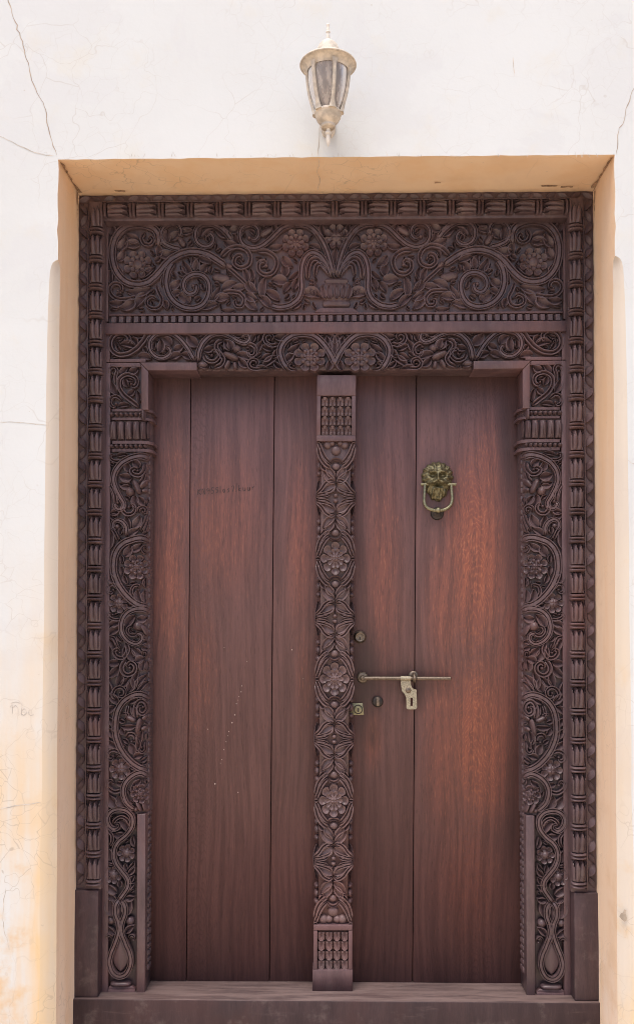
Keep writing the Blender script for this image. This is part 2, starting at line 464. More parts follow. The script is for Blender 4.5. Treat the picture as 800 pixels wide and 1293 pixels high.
W.add(V, [(i, i+1, i+1+n, i+n) for i in range(n-1)])
W.add([(-6, 0, 0), (-6, 0, ztop), (6, 0, ztop), (6, 0, 0), (-6, Y_BACK, 0), (-6, Y_BACK, ztop), (6, Y_BACK, ztop), (6, Y_BACK, 0),
       (XL, Y_BACK, 0), (XL, Y_BACK, ZS), (XR, Y_BACK, ZS), (XR, Y_BACK, 0)],
      [(0, 1, 5, 4), (1, 2, 6, 5), (2, 3, 7, 6), (4, 5, 9, 8), (5, 6, 10, 9), (6, 7, 11, 10)])
wall = W.make('plaster_wall', M_WALL)
tag(wall, 'cracked white limewashed wall with ochre damp stains, surrounding the recessed carved doorway', 'wall')
BL.make('chamfered_edge', M_CHAMFER, wall); BR.make('chamfered_edge', M_CHAMFER, wall)
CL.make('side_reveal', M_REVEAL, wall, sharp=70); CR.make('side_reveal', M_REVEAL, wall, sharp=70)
V = []
for x, z in zip(xs[1:-1], zed):
    V += [(x, 0, z), (x, 0.1, ZS+wob(0, 0.003)), (x, 0.195, ZS+wob(0, 0.002)), (x, Y_BACK, ZS)]
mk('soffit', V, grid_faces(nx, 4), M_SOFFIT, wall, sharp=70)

def dark_marks(name, pts, mat=None):
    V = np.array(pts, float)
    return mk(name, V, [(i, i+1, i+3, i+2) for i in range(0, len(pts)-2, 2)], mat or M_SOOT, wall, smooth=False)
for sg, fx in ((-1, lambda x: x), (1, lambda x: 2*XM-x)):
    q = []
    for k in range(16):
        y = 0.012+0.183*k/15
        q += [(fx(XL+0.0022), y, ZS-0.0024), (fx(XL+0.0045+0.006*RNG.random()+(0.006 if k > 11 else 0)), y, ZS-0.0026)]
    dark_marks('corner_grime', q)
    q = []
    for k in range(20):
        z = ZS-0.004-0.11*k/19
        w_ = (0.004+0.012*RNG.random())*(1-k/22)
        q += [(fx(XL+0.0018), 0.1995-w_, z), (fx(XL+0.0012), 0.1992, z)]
    dark_marks('corner_grime', q)
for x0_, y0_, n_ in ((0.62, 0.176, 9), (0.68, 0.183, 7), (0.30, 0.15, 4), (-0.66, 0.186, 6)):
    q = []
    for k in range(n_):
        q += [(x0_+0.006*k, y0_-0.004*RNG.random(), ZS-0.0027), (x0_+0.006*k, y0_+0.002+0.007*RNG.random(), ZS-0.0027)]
    dark_marks('soot_smudge', q)
q = []
for k in range(14):
    x_ = X(401, 198, 2.57)+0.004*math.sin(k*0.9)+0.002*k/14; y_ = 0.002+0.0145*k
    q += [(x_-0.0007, y_, ZS-0.0027), (x_+0.0005, y_, ZS-0.0027)]
dark_marks('crack', q, M_HAIR)
def ribbon(name, pts, w, mat, parent, D=2.57, lift=0.0006, jag=1.3, y_of=None):
    p = smoothpath(pts, 5.0)
    q = p + np.stack([RNG.normal(0, jag*0.5, len(p)), RNG.normal(0, jag*0.3, len(p))], 1)
    q[0] = p[0]; q[-1] = p[-1]
    t = np.gradient(q, axis=0); t /= np.linalg.norm(t, axis=1)[:, None]+1e-9
    nrm = np.stack([-t[:, 1], t[:, 0]], 1)
    ww = np.broadcast_to(w, (len(q),))*(0.55+0.9*RNG.random(len(q)))*0.5
    ww[0] *= 0.3; ww[-1] *= 0.3
    a = q+nrm*ww[:, None]; b2 = q-nrm*ww[:, None]
    V = np.concatenate([P(a[:, 0], a[:, 1], D), P(b2[:, 0], b2[:, 1], D)])
    V[:, 1] -= lift
    n = len(q)
    return mk(name, V, [(i, i+1, i+1+n, i+n) for i in range(n-1)], mat, parent, smooth=False)
ribbon('crack', [(10, -8), (13, 8), (20, 28), (30, 58), (38, 90), (47, 117), (55, 130), (60, 155), (66, 178), (72, 196)], 1.0, M_CRACK, wall)
ribbon('crack', [(-20, 168), (5, 174), (25, 184), (48, 194), (68, 197)], 1.0, M_HAIR, wall)
ribbon('crack', [(806, 90), (797, 116), (790, 138), (786, 156), (780, 165), (779, 182), (777, 195)], 0.9, M_CRACK, wall)
ribbon('crack', [(404, 152), (403, 175), (401, 197)], 1.0, M_HAIR, wall, jag=0.5)
ribbon('crack', [(647, 72), (648, 86), (649, 96)], 0.9, M_HAIR, wall, jag=0.4)
ribbon('crack', [(0, 1022), (24, 1017), (52, 1013)], 0.9, M_HAIR, wall)
ribbon('crack', [(0, 533), (30, 534), (61, 537)], 0.7, M_HAIR, wall)
ribbon('crack', [(8, 1120), (4, 1160), (12, 1200)], 0.8, M_HAIR, wall)
ribbon('crack', [(790, 580), (800, 585), (812, 586)], 0.6, M_HAIR, wall)
for k in range(34):                            # short hairs along the arris above the soffit
    u = 78+ (760-78)*RNG.random(); l = 2+6*RNG.random(); s = 6*(RNG.random()-0.5)
    if k == 0: hair = Acc()
    a = P([u, u+0.8, u+s], [197.8, 197.8, 197.8-l], 2.57); a[:, 1] -= 0.0006
    hair.add(a, [(0, 1, 2)])
h = hair.make('hairline_cracks', M_HAIR, wall, smooth=False); tag(h, kind='stuff')
wr = Acc()
for st in ([(13, 893), (16, 890), (16, 901)], [(16, 894), (20, 891), (23, 895), (23, 902)], [(28, 888), (27.5, 903)], [(27.5, 898), (31, 895), (34, 899), (31, 903), (28, 902)], [(42, 896), (38, 896), (36.5, 900), (39, 903.5), (43, 902)], [(14, 888), (20, 886.5), (26, 888)]):
    q = smoothpath(st, 1.2); tg = np.gradient(q, axis=0); tg /= np.linalg.norm(tg, axis=1)[:, None]+1e-9
    nr = np.stack([-tg[:, 1], tg[:, 0]], 1)*0.36
    V = np.concatenate([P((q+nr)[:, 0], (q+nr)[:, 1], 2.57), P((q-nr)[:, 0], (q-nr)[:, 1], 2.57)]); V[:, 1] -= 0.0006
    n = len(q); wr.add(V, [(i, i+1, i+1+n, i+n) for i in range(n-1)])
wr.make('pencil_scribble', M_HAIR, wall, smooth=False)
pk = [(781, 1157), (783, 1153), (786, 1152), (787, 1148), (790, 1149), (789, 1153), (791, 1160), (788, 1164), (784, 1161)]
V = P([q[0] for q in pk], [q[1] for q in pk], 2.57); V[:, 1] -= 0.0006
mk('peeled_patch', V, [tuple(range(len(pk)))], M_PEEL, wall, smooth=False)

# ================================================================== CARVING TOOLS
PV = [(-1, -.5), (-.99, .8), (-.93, 1.0), (-.76, 1.0), (-.64, .80), (-.56, .58), (-.46, .84), (-.36, .95), (.36, .95), (.46, .84), (.56, .58), (.64, .80), (.76, 1.0), (.93, 1.0), (.99, .8), (1, -.5)]
PG = [(-1, -.5), (-.985, .8), (-.90, 1.0), (-.56, 1.0), (-.26, .74), (0, .44), (.26, .74), (.56, 1.0), (.90, 1.0), (.985, .8), (1, -.5)]
PL = [(-1, -.5), (-.985, .8), (-.92, 1.0), (-.74, 1.0), (-.30, .48), (.04, .16), (.12, .24), (.50, .72), (.76, 1.0), (.92, 1.0), (.985, .75), (1, -.5)]
class Carve:
    def __init__(s, part, D, h, mat, mirror=True, bend=None):
        s.part, s.D, s.h, s.mat, s.mirror, s.bend = part, D, h, mat, mirror, bend
        s.small = Acc(); s.nsmall = 0; s.occ = []
    def map(s, u, v, h):
        u = np.asarray(u, float); v = np.asarray(v, float)
        D = np.full(u.shape, s.D)
        if s.bend is not None: D = D + s.bend(u)*S
        p = P(u, v, D); p[..., 1] -= np.asarray(h)*S
        return p
    def emit(s, name, V, Fc, sharp=42, small=False):
        if small:
            s.small.add(V, Fc); s.nsmall += 1; return None
        o = mk(name, V, Fc, s.mat, s.part, sharp)
        if s.mirror: mirror_sub(o)
        return o
    def flush(s):
        if s.nsmall:
            o = s.small.make('small_leaves', s.mat, s.part); tag(o, kind='stuff')
            if s.mirror: mirror_sub(o)
    def mark(s, pts, r):
        for q, k in zip(pts, np.broadcast_to(r, (len(pts),))): s.occ.append((q[0], q[1], k))
    def fill(s, rects, tries, lmax=13.0, lmin=5.0, gap=0.5):
        """small leaves tucked into the gaps that the main pattern leaves"""
        u0 = min(r[0] for r in rects)-2; v0 = min(r[2] for r in rects)-2; u1 = max(r[1] for r in rects)+2; v1 = max(r[3] for r in rects)+2
        k = 2; W_, H_ = int((u1-u0)*k), int((v1-v0)*k)
        g = np.ones((H_, W_), bool)
        for r in rects: g[int((r[2]-v0)*k):int((r[3]-v0)*k), int((r[0]-u0)*k):int((r[1]-u0)*k)] = False
        yy, xx = np.mgrid[0:H_, 0:W_]
        def stamp(u, v, r):
            a0, a1 = max(0, int((u-r-u0)*k)), min(W_, int((u+r-u0)*k)+2); c0, c1 = max(0, int((v-r-v0)*k)), min(H_, int((v+r-v0)*k)+2)
            if a1 > a0 and c1 > c0:
                g[c0:c1, a0:a1] |= ((xx[c0:c1, a0:a1]/k+u0-u)**2+(yy[c0:c1, a0:a1]/k+v0-v)**2) < r*r
        for o_ in s.occ: stamp(*o_)
        made = 0
        for j in range(tries):
            fr = np.argwhere(~g)
            if len(fr) == 0: break
            L = lmax+(lmin-lmax)*j/tries
            for rep_ in range(26):
                q = fr[RNG.integers(len(fr))]; cu, cv = q[1]/k+u0, q[0]/k+v0
                t = RNG.random()*math.pi*2; du, dv = math.cos(t)*L/2, math.sin(t)*L/2
                w = L*(0.34+0.16*RNG.random())
                x = np.linspace(-1, 1, 9); pu, pv_ = cu+du*x, cv+dv*x; rr = w*0.55*np.sqrt(np.clip(1-x*x, 0.02, 1))
                ok = True
                for a_, b_, r_ in zip(pu, pv_, rr):
                    for du_, dv_ in ((0, 0), (r_, 0), (-r_, 0), (0, r_), (0, -r_)):
                        i_, j_ = int((b_+dv_-v0)*k), int((a_+du_-u0)*k)
                        if not (0 <= i_ < H_ and 0 <= j_ < W_) or g[i_, j_]: ok = False; break
                    if not ok: break
                if ok:
                    s.leaf((cu-du, cv-dv), (cu+du, cv+dv), w, small=(L < 10))
                    for a_, b_, r_ in zip(pu, pv_, rr): stamp(a_, b_, r_+gap)
                    made += 1; break
        return made
    def sweep(s, p, w, hh, prof, base=0.0):
        s.mark(p, w*1.05+0.3)
        t = np.gradient(p, axis=0); t /= np.linalg.norm(t, axis=1)[:, None]+1e-9
        nr = np.stack([-t[:, 1], t[:, 0]], 1)
        tt = np.array([a for a, _ in prof]); ph = np.array([b for _, b in prof])
        n, m = len(p), len(prof)
        U = p[:, None, 0] + nr[:, None, 0]*tt[None]*w[:, None]
        Vv = p[:, None, 1] + nr[:, None, 1]*tt[None]*w[:, None]
        H = np.where(ph[None] < 0, -0.8, base + hh[:, None]*np.maximum(ph[None], 0))
        return s.map(U, Vv, H).reshape(-1, 3), grid_faces(n, m)
    def vine(s, pts, w, hk=1.0, prof=None, name='vine', w2=None, curl=False, taper=True, small=False):
        p = smoothpath(pts); n = len(p); x = np.linspace(0, 1, n)
        ww = np.linspace(w, w2 if w2 is not None else w, n)/2.0*1.10
        hh = np.full(n, s.h*hk)
        if taper:
            e = np.clip(np.minimum(x, 1-x)*n/3.0, 0, 1); e = np.sqrt(e*0.96+0.04)
            ww = ww*np.maximum(e, 0.15); hh = hh*np.maximum(e, 0.3)
        hh = hh*(1+0.04*np.sin(np.arange(n)*0.9+RNG.random()*6))
        V, Fc = s.sweep(p, ww, hh, prof or (PV if w >= 6.5 else PG))
        return s.emit(name, V, Fc, small=small)
    def scroll(s, pts, w, ball=0.0, hk=1.0, w2=None):
        """vine whose last point is the eye of its curl"""
        s.vine(pts, w, hk, name='scroll', w2=w2 if w2 else w*0.75)
        if ball: s.ball(pts[-1][0], pts[-1][1], ball, hk*0.95, name='scroll_eye')
    def leaf(s, a, b, w, bow=0.0, hk=None, name='leaf', prof=None, small=None):
        """leaf from stalk a to tip b, w wide, bowed sideways by bow pixels"""
        a = np.asarray(a, float); b = np.asarray(b, float); L = np.linalg.norm(b-a)
        if small is None: small = L < 11.5 and w < 6.5
        d = (b-a)/(L+1e-9); nr = np.array([-d[1], d[0]])
        if bow == 0: bow = L*0.10*(1 if RNG.random() < .5 else -1)
        n = int(max(9, L/1.3)); x = np.linspace(0, 1, n)
        p = a + (b-a)*x[:, None] + nr*(bow*np.sin(math.pi*x))[:, None]
        ww = 0.76*w*np.sin(math.pi*np.clip(x, 0, 1)**0.85)**0.75; ww[0] = ww[-1] = 0.02
        hk = hk if hk is not None else 0.78+0.26*RNG.random()
        hh = s.h*hk*(0.80+0.20*np.sin(math.pi*x*0.85+0.3))
        V, Fc = s.sweep(p, ww, hh, prof or PL)
        return s.emit(name, V, Fc, small=small)
    def ball(s, u, v, r, hk=1.0, name='bead', rv=None, hatch=0, small=False, ang=0.0):
        rv = rv or r; nr_, na = 9, 24; s.mark([(u, v)], max(r, rv))
        rr = np.sin(np.linspace(0, math.pi/2, nr_)); th = np.linspace(0, 2*math.pi, na, endpoint=False)
        Rr, T = np.meshgrid(rr, th, indexing='ij')
        lu, lv = Rr*np.cos(T)*r, Rr*np.sin(T)*rv
        H = s.h*hk*np.sqrt(np.clip(1-Rr**2, 0, 1)); H[-1] = -0.8
        if hatch:
            k = 2*math.pi/hatch
            H[:-1] += 0.28*(np.cos(k*(lu+lv))*np.cos(k*(lu-lv)))[:-1]
        ca, sa = math.cos(ang), math.sin(ang)
        V = s.map(u+lu*ca-lv*sa, v+lu*sa+lv*ca, H)
        return s.emit(name, V.reshape(-1, 3), grid_faces(nr_, na, True), small=small)
    def bud(s, a, b, w, hk=1.15, hatch=2.2, name='seed_pod'):
        """pod with a hatched skin lying from a to b"""
        a = np.asarray(a, float); b = np.asarray(b, float); L = np.linalg.norm(b-a); c = (a+b)/2
        n, m = max(12, int(L/0.8)), 15
        x = np.linspace(-1, 1, n); tt = np.linspace(-1, 1, m)
        d = (b-a)/L; nr = np.array([-d[1], d[0]])
        ww = 0.5*w*np.clip(1-np.abs(x)**3.2, 0.001, 1)**0.5
        A, T = np.meshgrid(x, tt, indexing='ij')
        lu = A*L/2; lv = T*ww[:, None]
        s.mark([c+d*q*L/2 for q in x[::2]], ww[::2])
        H = s.h*hk*np.sqrt(np.clip(1-T**2, 0, 1))*(ww/ww.max())[:, None]**0.7
        if hatch:
            k = 2*math.pi/hatch
            H = H + 0.30*np.cos(k*(lu+lv)*0.75)*np.cos(k*(lu-lv)*0.75)*(1-T**2)
        H[:, 0] = H[:, -1] = -0.8
        V = s.map(c[0]+d[0]*lu+nr[0]*lv, c[1]+d[1]*lu+nr[1]*lv, H)
        return s.emit(name, V.reshape(-1, 3), grid_faces(n, m))
    def petals(s, u, v, R, n, hk, base, rot=0.0, ry=None, rin=0.0, deep=0.45):
        ry = ry or R; nr_, na = 13, n*12
        rr = np.concatenate([np.linspace(0.02, 0.9, nr_-3), [0.97, 1.0, 1.0]]); th = np.linspace(0, 2*math.pi, na, endpoint=False)
        Rr, T = np.meshgrid(rr, th, indexing='ij')
        q = np.abs(np.cos(n*(T-rot)/2))
        out = 0.70+0.30*q**0.55
        g = np.clip(q/0.34, 0, 1)**0.7                              # 0 in the cut between two petals
        scoop = np.exp(-((Rr-0.66)/0.20)**2)*np.clip((q-0.25)/0.5, 0, 1)
        rim = 0.62+0.38*Rr
        H = base + s.h*hk*(rim*(0.45+0.55*g) - deep*scoop)
        H[-2] *= 0.55
        H[-1] = -0.8
        return s.map(u+Rr*out*R*np.cos(T), v+Rr*out*ry*np.sin(T), H).reshape(-1, 3), grid_faces(nr_, na, True)
    def dome(s, u, v, r, H0, Hb, cross=True, ry=None):
        ry = ry or r; nr_, na = 10, 32
        rr = np.sin(np.linspace(0.05, math.pi/2, nr_)); th = np.linspace(0, 2*math.pi, na, endpoint=False)
        Rr, T = np.meshgrid(rr, th, indexing='ij')
        lu, lv = Rr*np.cos(T), Rr*np.sin(T)
        H = Hb + H0*np.sqrt(np.clip(1-Rr**2, 0, 1))
        if cross:
            H = H - 0.28*H0*np.maximum(np.exp(-(lu/0.13)**2), np.exp(-(lv/0.13)**2))
        H[-1] = -0.8
        return s.map(u+lu*r, v+lv*ry, H).reshape(-1, 3), grid_faces(nr_, na, True)
    def flower(s, u, v, R, n=8, rot=None, ry=None, core=0.30, beads=0, inner=0, hk=1.0, cross=True, name='flower'):
        A = Acc(); k = (ry or R)/R; s.mark([(u, v)], R)
        rot = math.pi/n if rot is None else rot
        A.add(*s.petals(u, v, R, n, hk, 0.0, rot, ry))
        hb = s.h*hk
        if inner:
            A.add(*s.petals(u, v, R*0.60, inner, 0.55*hk, hb*0.55, rot+math.pi/inner, R*0.60*k))
        if beads:
            for j in range(beads):
                t = 2*math.pi*j/beads+0.2
                A.add(*s.dome(u+R*0.47*math.cos(t), v+R*0.47*k*math.sin(t), R*0.145, hb*0.55, hb*0.50, False, R*0.145*k))
        A.add(*s.dome(u, v, R*core, hb*0.55, hb*(0.75 if inner else 0.55), cross, R*core*k))
        return s.emit(name, np.concatenate(A.v), A.f)
    def veined(s, a, b, w):
        a = np.asarray(a, float); b = np.asarray(b, float); L = np.linalg.norm(b-a)
        d = (b-a)/L; nr = np.array([-d[1], d[0]])
        n, m = 30, 15
        x = np.linspace(0, 1, n); tt = np.linspace(-1, 1, m)
        A, T = np.meshgrid(x, tt, indexing='ij')
        ww = 0.5*w*np.sin(math.pi*x**0.9)**0.7; ww[0] = ww[-1] = 0.02
        lv = T*ww[:, None]
        H = s.h*(0.55+0.35*np.abs(T)**0.5*0.4 + 0.16*np.cos(2*math.pi*(A*L-np.abs(lv)*1.0)/3.0)*np.abs(T)**.3 - 0.25*np.exp(-(T/0.12)**2))
        H[:, 0] = H[:, -1] = -0.8
        V = s.map(a[0]+d[0]*A*L+nr[0]*lv, a[1]+d[1]*A*L+nr[1]*lv, H)
        return s.emit('veined_leaf', V.reshape(-1, 3), grid_faces(n, m))

# ================================================================== THE DOOR FRAME
frame = thing('door_frame', 'dark carved hardwood door frame with scrolling vines, filling the wall opening', 'door frame', (XM, 0.25, 0))
Y = lambda D: CAM[1]+D
ZSILL = Z(424, 1264, 2.765)
# threshold
sill = box('threshold', X(91, 1266, 2.765), 2*XM-X(91, 1266, 2.765), Y(2.765), Y(3.0), 0.004, ZSILL, M_SILL, frame, 0.004)
# outer border: two posts and a head, each one board with its own carving
ZB = Z(108, 1119, 2.785)                        # where the border's carving ends
ZT = Z(424, 239.5, 2.785)
zhead = Z(424, 276.5, 2.785)
b0, b1 = X(94.5, 300, 2.785), X(131.2, 300, 2.785)
post_l = box('border_post', X(110.6, 420, 2.785), b1, Y(2.787), Y(2.99), ZB-0.01, zhead-0.0005, M_CARVE, frame, 0.001)
head = box('border_head', X(110.6, 420, 2.785), 2*XM-X(110.6, 420, 2.785), Y(2.7875), Y(2.99), zhead, Z(424, 253.0, 2.785), M_CARVE, frame, 0.001)
box('notch_strip', b0, X(110.5, 420, 2.785), Y(2.790), Y(2.98), ZB-0.01, Z(424, 253.0, 2.785), M_CARVE, post_l, 0.0008)
box('notch_strip', b0+0.0003, 2*XM-b0-0.0003, Y(2.7905), Y(2.98), Z(424, 252.9, 2.785), ZT+0.01, M_CARVE, head, 0.0008)
foot = box('border_foot', X(92, 1200, 2.77), X(123, 1200, 2.77), Y(2.777), Y(2.98), ZSILL+0.0005, ZB-0.0105, M_FOOT, frame, 0.003)
# proportions of the border strips (x positions measured on the left post)
bx = lambda u: X(u, 420, 2.785)
def strip(x0, x1, z0, z1, D0, nm_, par, mat=M_CARVE, b=0.0012):
    return box(nm_, x0, x1, Y(D0), Y(2.81), z0, z1, mat, par, b)
strip(bx(110.7), bx(112.3), ZB-0.002, zhead-0.001, 2.780, 'fillet', post_l)
strip(bx(94.8), bx(97.0), ZB-0.002, zhead-0.001, 2.787, 'fillet', post_l)
zt = lambda v: Z(424, v, 2.785)
strip(bx(110.8), 2*XM-bx(110.8), zt(254.2), zt(252.6), 2.780, 'fillet', head)
strip(b0+0.001, 2*XM-b0-0.001, zt(242.5), ZT+0.008, 2.789, 'fillet', head)
# bud (tulip) of the bead moulding, modelled once: local x across, z along, -y outwards; pitch length 1 piece
def bud_geo(hw, L, dep):
    n, m = 22, 21
    s_ = np.linspace(0, 1, n); t_ = np.linspace(-1, 1, m)
    Sg, T = np.meshgrid(s_, t_, indexing='ij')
    width = hw*(0.80+0.20*np.sin(math.pi*np.clip(0.16+0.62*Sg, 0, 1)))
    Hh = dep*(0.55+0.45*np.sin(math.pi*(0.10+0.72*Sg)))*np.clip(1-np.abs(T*0.985)**3.6, 0, 1)**0.5
    # three petals: middle pair meets at t=-0.02; outer petals behind
    pt = ((T+1.36) / 0.66) % 1.0
    groove = np.exp(-((np.minimum(pt, 1-pt))/0.09)**2)
    Hh = Hh - dep*0.30*groove*np.clip(Sg*4, 0, 1)
    tip = 0.99-0.80*np.abs(pt-0.5)**1.1
    Hh = Hh - dep*0.50*np.clip((Sg-tip)/0.05, 0, 1)
    ridge = np.exp(-((pt-0.5)/0.12)**2)*dep*0.10
    Hh = np.maximum(Hh+ridge*np.clip(1-Sg, 0, 1), -0.0005)
    Hh[0] = Hh[-1] = -0.001; Hh[:, 0] = Hh[:, -1] = -0.001
    V = np.stack([T*width, -Hh, (Sg-0.5)*L], -1).reshape(-1, 3)
    return V, grid_faces(n, m)
def ring_geo(hw, L, dep):
    prof = [(0, -.001), (.03, .55), (.12, .86), (.25, 1.0), (.38, .86), (.47, .62), (.5, .5), (.53, .62), (.62, .86), (.75, 1.0), (.88, .86), (.97, .55), (1, -.001)]
    m = 13; t_ = np.linspace(0, math.pi, m); V = []
    for a, h_ in prof:
        for t in t_:
            V.append((-hw*math.cos(t), -(max(h_, 0)*dep*math.sin(t)**0.75) if h_ > 0 else 0.001, (a-0.5)*L))
    return V, grid_faces(len(prof), m)
px = 2.785/F
NV = 24
z0v, z1v = Z(121, 262.0, 2.785), Z(121, 1118, 2.785)
pv = (z0v-z1v)/NV
xb = bx(121.8)
bud_me = mesh_of('bud', *bud_geo(9.4*px, pv*0.765, 9.5*px), M_CARVE, sharp=30)
ring_me = mesh_of('ring', *ring_geo(9.6*px, pv*0.235, 10.5*px), M_CARVE, sharp=60)
def place(me, name, parent, loc, roty=0.0, rx=1.0):
    o = bpy.data.objects.new(name, me); COL.objects.link(o); o.parent = parent
    o.matrix_basis = Matrix.Translation(loc) @ Matrix.Rotation(roty, 4, 'Y') @ Matrix.Diagonal((rx, 1, 1, 1))
    return o
jit = lambda k: (RNG.random()-0.5)*k
for i in range(NV):
    zc = z1v + pv*(i)
    place(ring_me, 'ring', post_l, (xb+jit(.0006), Y(2.787), zc+pv*0.11))
    if i < NV-1 or True:
        place(bud_me, 'bud', post_l, (xb+jit(.0008), Y(2.787)+jit(.0008), zc+pv*0.61), jit(0.02))
NH = 16
x0h, x1h = bx(130.7), 2*XM-bx(130.7)
ph = (x1h-x0h)/NH; zc = zt(264.2)
ko = ph/pv
for i in range(NH+1):
    o = place(ring_me, 'ring', head, (x0h+ph*i, Y(2.7875), zc), math.pi/2)
    if i < NH:
        left = i < NH/2
        place(bud_me, 'bud', head, (x0h+ph*(i+0.5), Y(2.7875)+jit(.0008), zc), (math.pi/2 if left else -math.pi/2)+jit(.02))
for sx in (bx(113.2), 2*XM-bx(129.0)):
    box('corner_block', sx, sx+(bx(129.0)-bx(113.2)), Y(2.7735), Y(2.81), zt(274.9), zt(254.4), M_CARVE, head, 0.0015)
# chip-carved zigzag of leaves on the outer strip
def notch_geo(a, b, w, dep):
    a = np.array(a, float); b = np.array(b, float); L = np.linalg.norm(b-a); d = (b-a)/L; nr = np.array([-d[1], d[0]])
    n = 13; x = np.linspace(0, 1, n); prof = [(-1, -.1), (-.97, .7), (-.85, 1), (-.5, .80), (0, .55), (.5, .32), (.9, .12), (1, -.1)]
    ww = w*0.5*np.sin(math.pi*x)**0.8; ww[0] = ww[-1] = 1e-5
    V = []
    for i in range(n):
        for t, h_ in prof:
            q = a+d*L*x[i]+nr*t*ww[i]
            V.append((q[0], -dep*h_*(0.35+0.65*math.sin(math.pi*x[i])) if h_ > 0 else 0.001, q[1]))
    return V, grid_faces(n, len(prof))
pz = 29.9*px
na_me = mesh_of('notch_leaf', *notch_geo((-3.9*px, 7.4*px), (3.9*px, -7.4*px), 7.4*px, 7.5*px), M_CARVE, 35)
nb_me = mesh_of('notch_leaf', *notch_geo((3.9*px, 7.2*px), (-3.9*px, -7.2*px), 6.2*px, 5.0*px), M_CARVE, 35)
ztop_n = Z(424, 254.0, 2.785); NZ = int((ztop_n-ZB)/pz); pz = (ztop_n-ZB)/NZ
xz = bx(105.6)+0.3*px
for i in range(NZ):
    zc_ = ZB+pz*(i+0.5)
    place(na_me, 'notch_leaf', post_l, (xz, Y(2.790), zc_+pz*0.25), jit(.05))
    place(nb_me, 'notch_leaf', post_l, (xz, Y(2.790), zc_-pz*0.25), jit(.05))
ha_me = mesh_of('notch_leaf', *notch_geo((-3.4*px, 7.4*px), (3.4*px, -7.4*px), 6.2*px, 4.2*px), M_CARVE, 35)
hb_me = mesh_of('notch_leaf', *notch_geo((3.4*px, 7.2*px), (-3.4*px, -7.2*px), 5.4*px, 3.4*px), M_CARVE, 35)
pzh = 30.0*px; xh0, xh1 = bx(98), 2*XM-bx(98)
NZh = int((xh1-xh0)/pzh); pzh = (xh1-xh0)/NZh
for i in range(NZh):
    xc = xh0+pzh*(i+0.5)
    place(ha_me, 'notch_leaf', head, (xc-pzh*0.25, Y(2.7905), zt(249.2)), math.pi/2)
    place(hb_me, 'notch_leaf', head, (xc+pzh*0.25, Y(2.7905), zt(249.2)), math.pi/2)
post_r = mirror_part(post_l, frame); mirror_part(foot, frame)

# ---- carved tympanum (upper panel)
UL = 131.0
mx = lambda u: 2*XM-u
def sym(name, u0, v0, v1, Df, Db, mat, par, bev=0.0015, vr=None):
    """board running symmetrically from photo column u0 to its mirror column"""
    x0 = X(u0, vr or v0, Df)
    return box(name, x0, 2*XM-x0, Y(Df), Y(Db), Z(424, v1, Df), Z(424, v0, Df), mat, par, bev)
def both(name, u0, u1, v0, v1, Df, Db, mat, par, bev=0.0015, vr=None):
    o = pbox(name, u0, u1, v0, v1, Df, Db, mat, par, vr, bev); mirror_sub(o); return o
tymp = sym('upper_panel', 130.0, 274, 407.5, 2.836, 2.93, M_CARVE, frame, 0.0)
sym('rail', 130.2, 274.5, 282.0, 2.8245, 2.84, M_CARVE, tymp)
both('stile', 130.2, 137.2, 282.2, 406, 2.822, 2.84, M_PLAIN, tymp)
sym('rail', 137.4, 394.2, 397.0, 2.8225, 2.84, M_PLAIN, tymp)
dgeo = pbox_geo(0, 5.6, 0, 7.2, 2.817, 2.84, bev=0.0)
dn = 60; xd0 = X(139.5, 401, 2.817); xd1 = 2*XM-xd0; dw = (xd1-xd0)/dn
zd0, zd1 = Z(424, 405.6, 2.817), Z(424, 397.6, 2.817)
dv = [(-dw*.5, 0.02, 0), (dw*.5, 0.02, 0), (-dw*.36, .0, 0), (dw*.20, .0, 0), (-dw*.5, 0.02, zd1-zd0), (dw*.5, 0.02, zd1-zd0), (-dw*.36, .0035, zd1-zd0), (dw*.20, .0035, zd1-zd0)]
den_me = mesh_of('dentil', dv, [(0, 1, 3, 2), (4, 6, 7, 5), (2, 3, 7, 6), (0, 2, 6, 4), (3, 1, 5, 7)], M_CARVE, smooth=False)
for i in range(dn):
    xc = xd0+dw*(i+0.5)
    place(den_me, 'dentil', tymp, (xc, Y(2.817), zd0), 0, 1 if xc < XM else -1)
sym('middle_rail', 130.1, 406.2, 420.0, 2.8105, 2.93, M_PLAIN, frame, 0.002)
# ---- lintel band
band = sym('lintel_band', 130.05, 420.3, 457.5, 2.838, 2.94, M_CARVE, frame, 0.0)
both('stile', 130.3, 138.8, 420.5, 457.2, 2.821, 2.842, M_PLAIN, band)
both('rail', 139.0, 184.0, 453.0, 457.3, 2.8205, 2.842, M_PLAIN, band)
low = sym('lintel_soffit_board', 249, 457.8, 467.5, 2.839, 2.94, M_CARVE, frame, 0.004)
def qprism(name, pts, Df, Db, mat, par, bev=0.0015):
    u = [p[0] for p in pts]; v = [p[1] for p in pts]; n = len(pts)
    f = P(u, v, Df)
    bm = bmesh.new()
    a = [bm.verts.new(q) for q in f]; b = [bm.verts.new((q[0], CAM[1]+Db, q[2])) for q in f]
    bm.faces.new(a); bm.faces.new(b[::-1])
    for i in range(n): bm.faces.new([a[i], b[i], b[(i+1) % n], a[(i+1) % n]])
    bmesh.ops.recalc_face_normals(bm, faces=bm.faces[:])
    if bev: bmesh.ops.bevel(bm, geom=bm.edges[:], offset=bev, segments=2, profile=0.5, affect='EDGES')
    bm.verts.index_update()
    V = [w.co[:] for w in bm.verts]; Fc = [[w.index for w in g.verts] for g in bm.faces]; bm.free()
    return mk(name, V, Fc, mat, par, sharp=50)
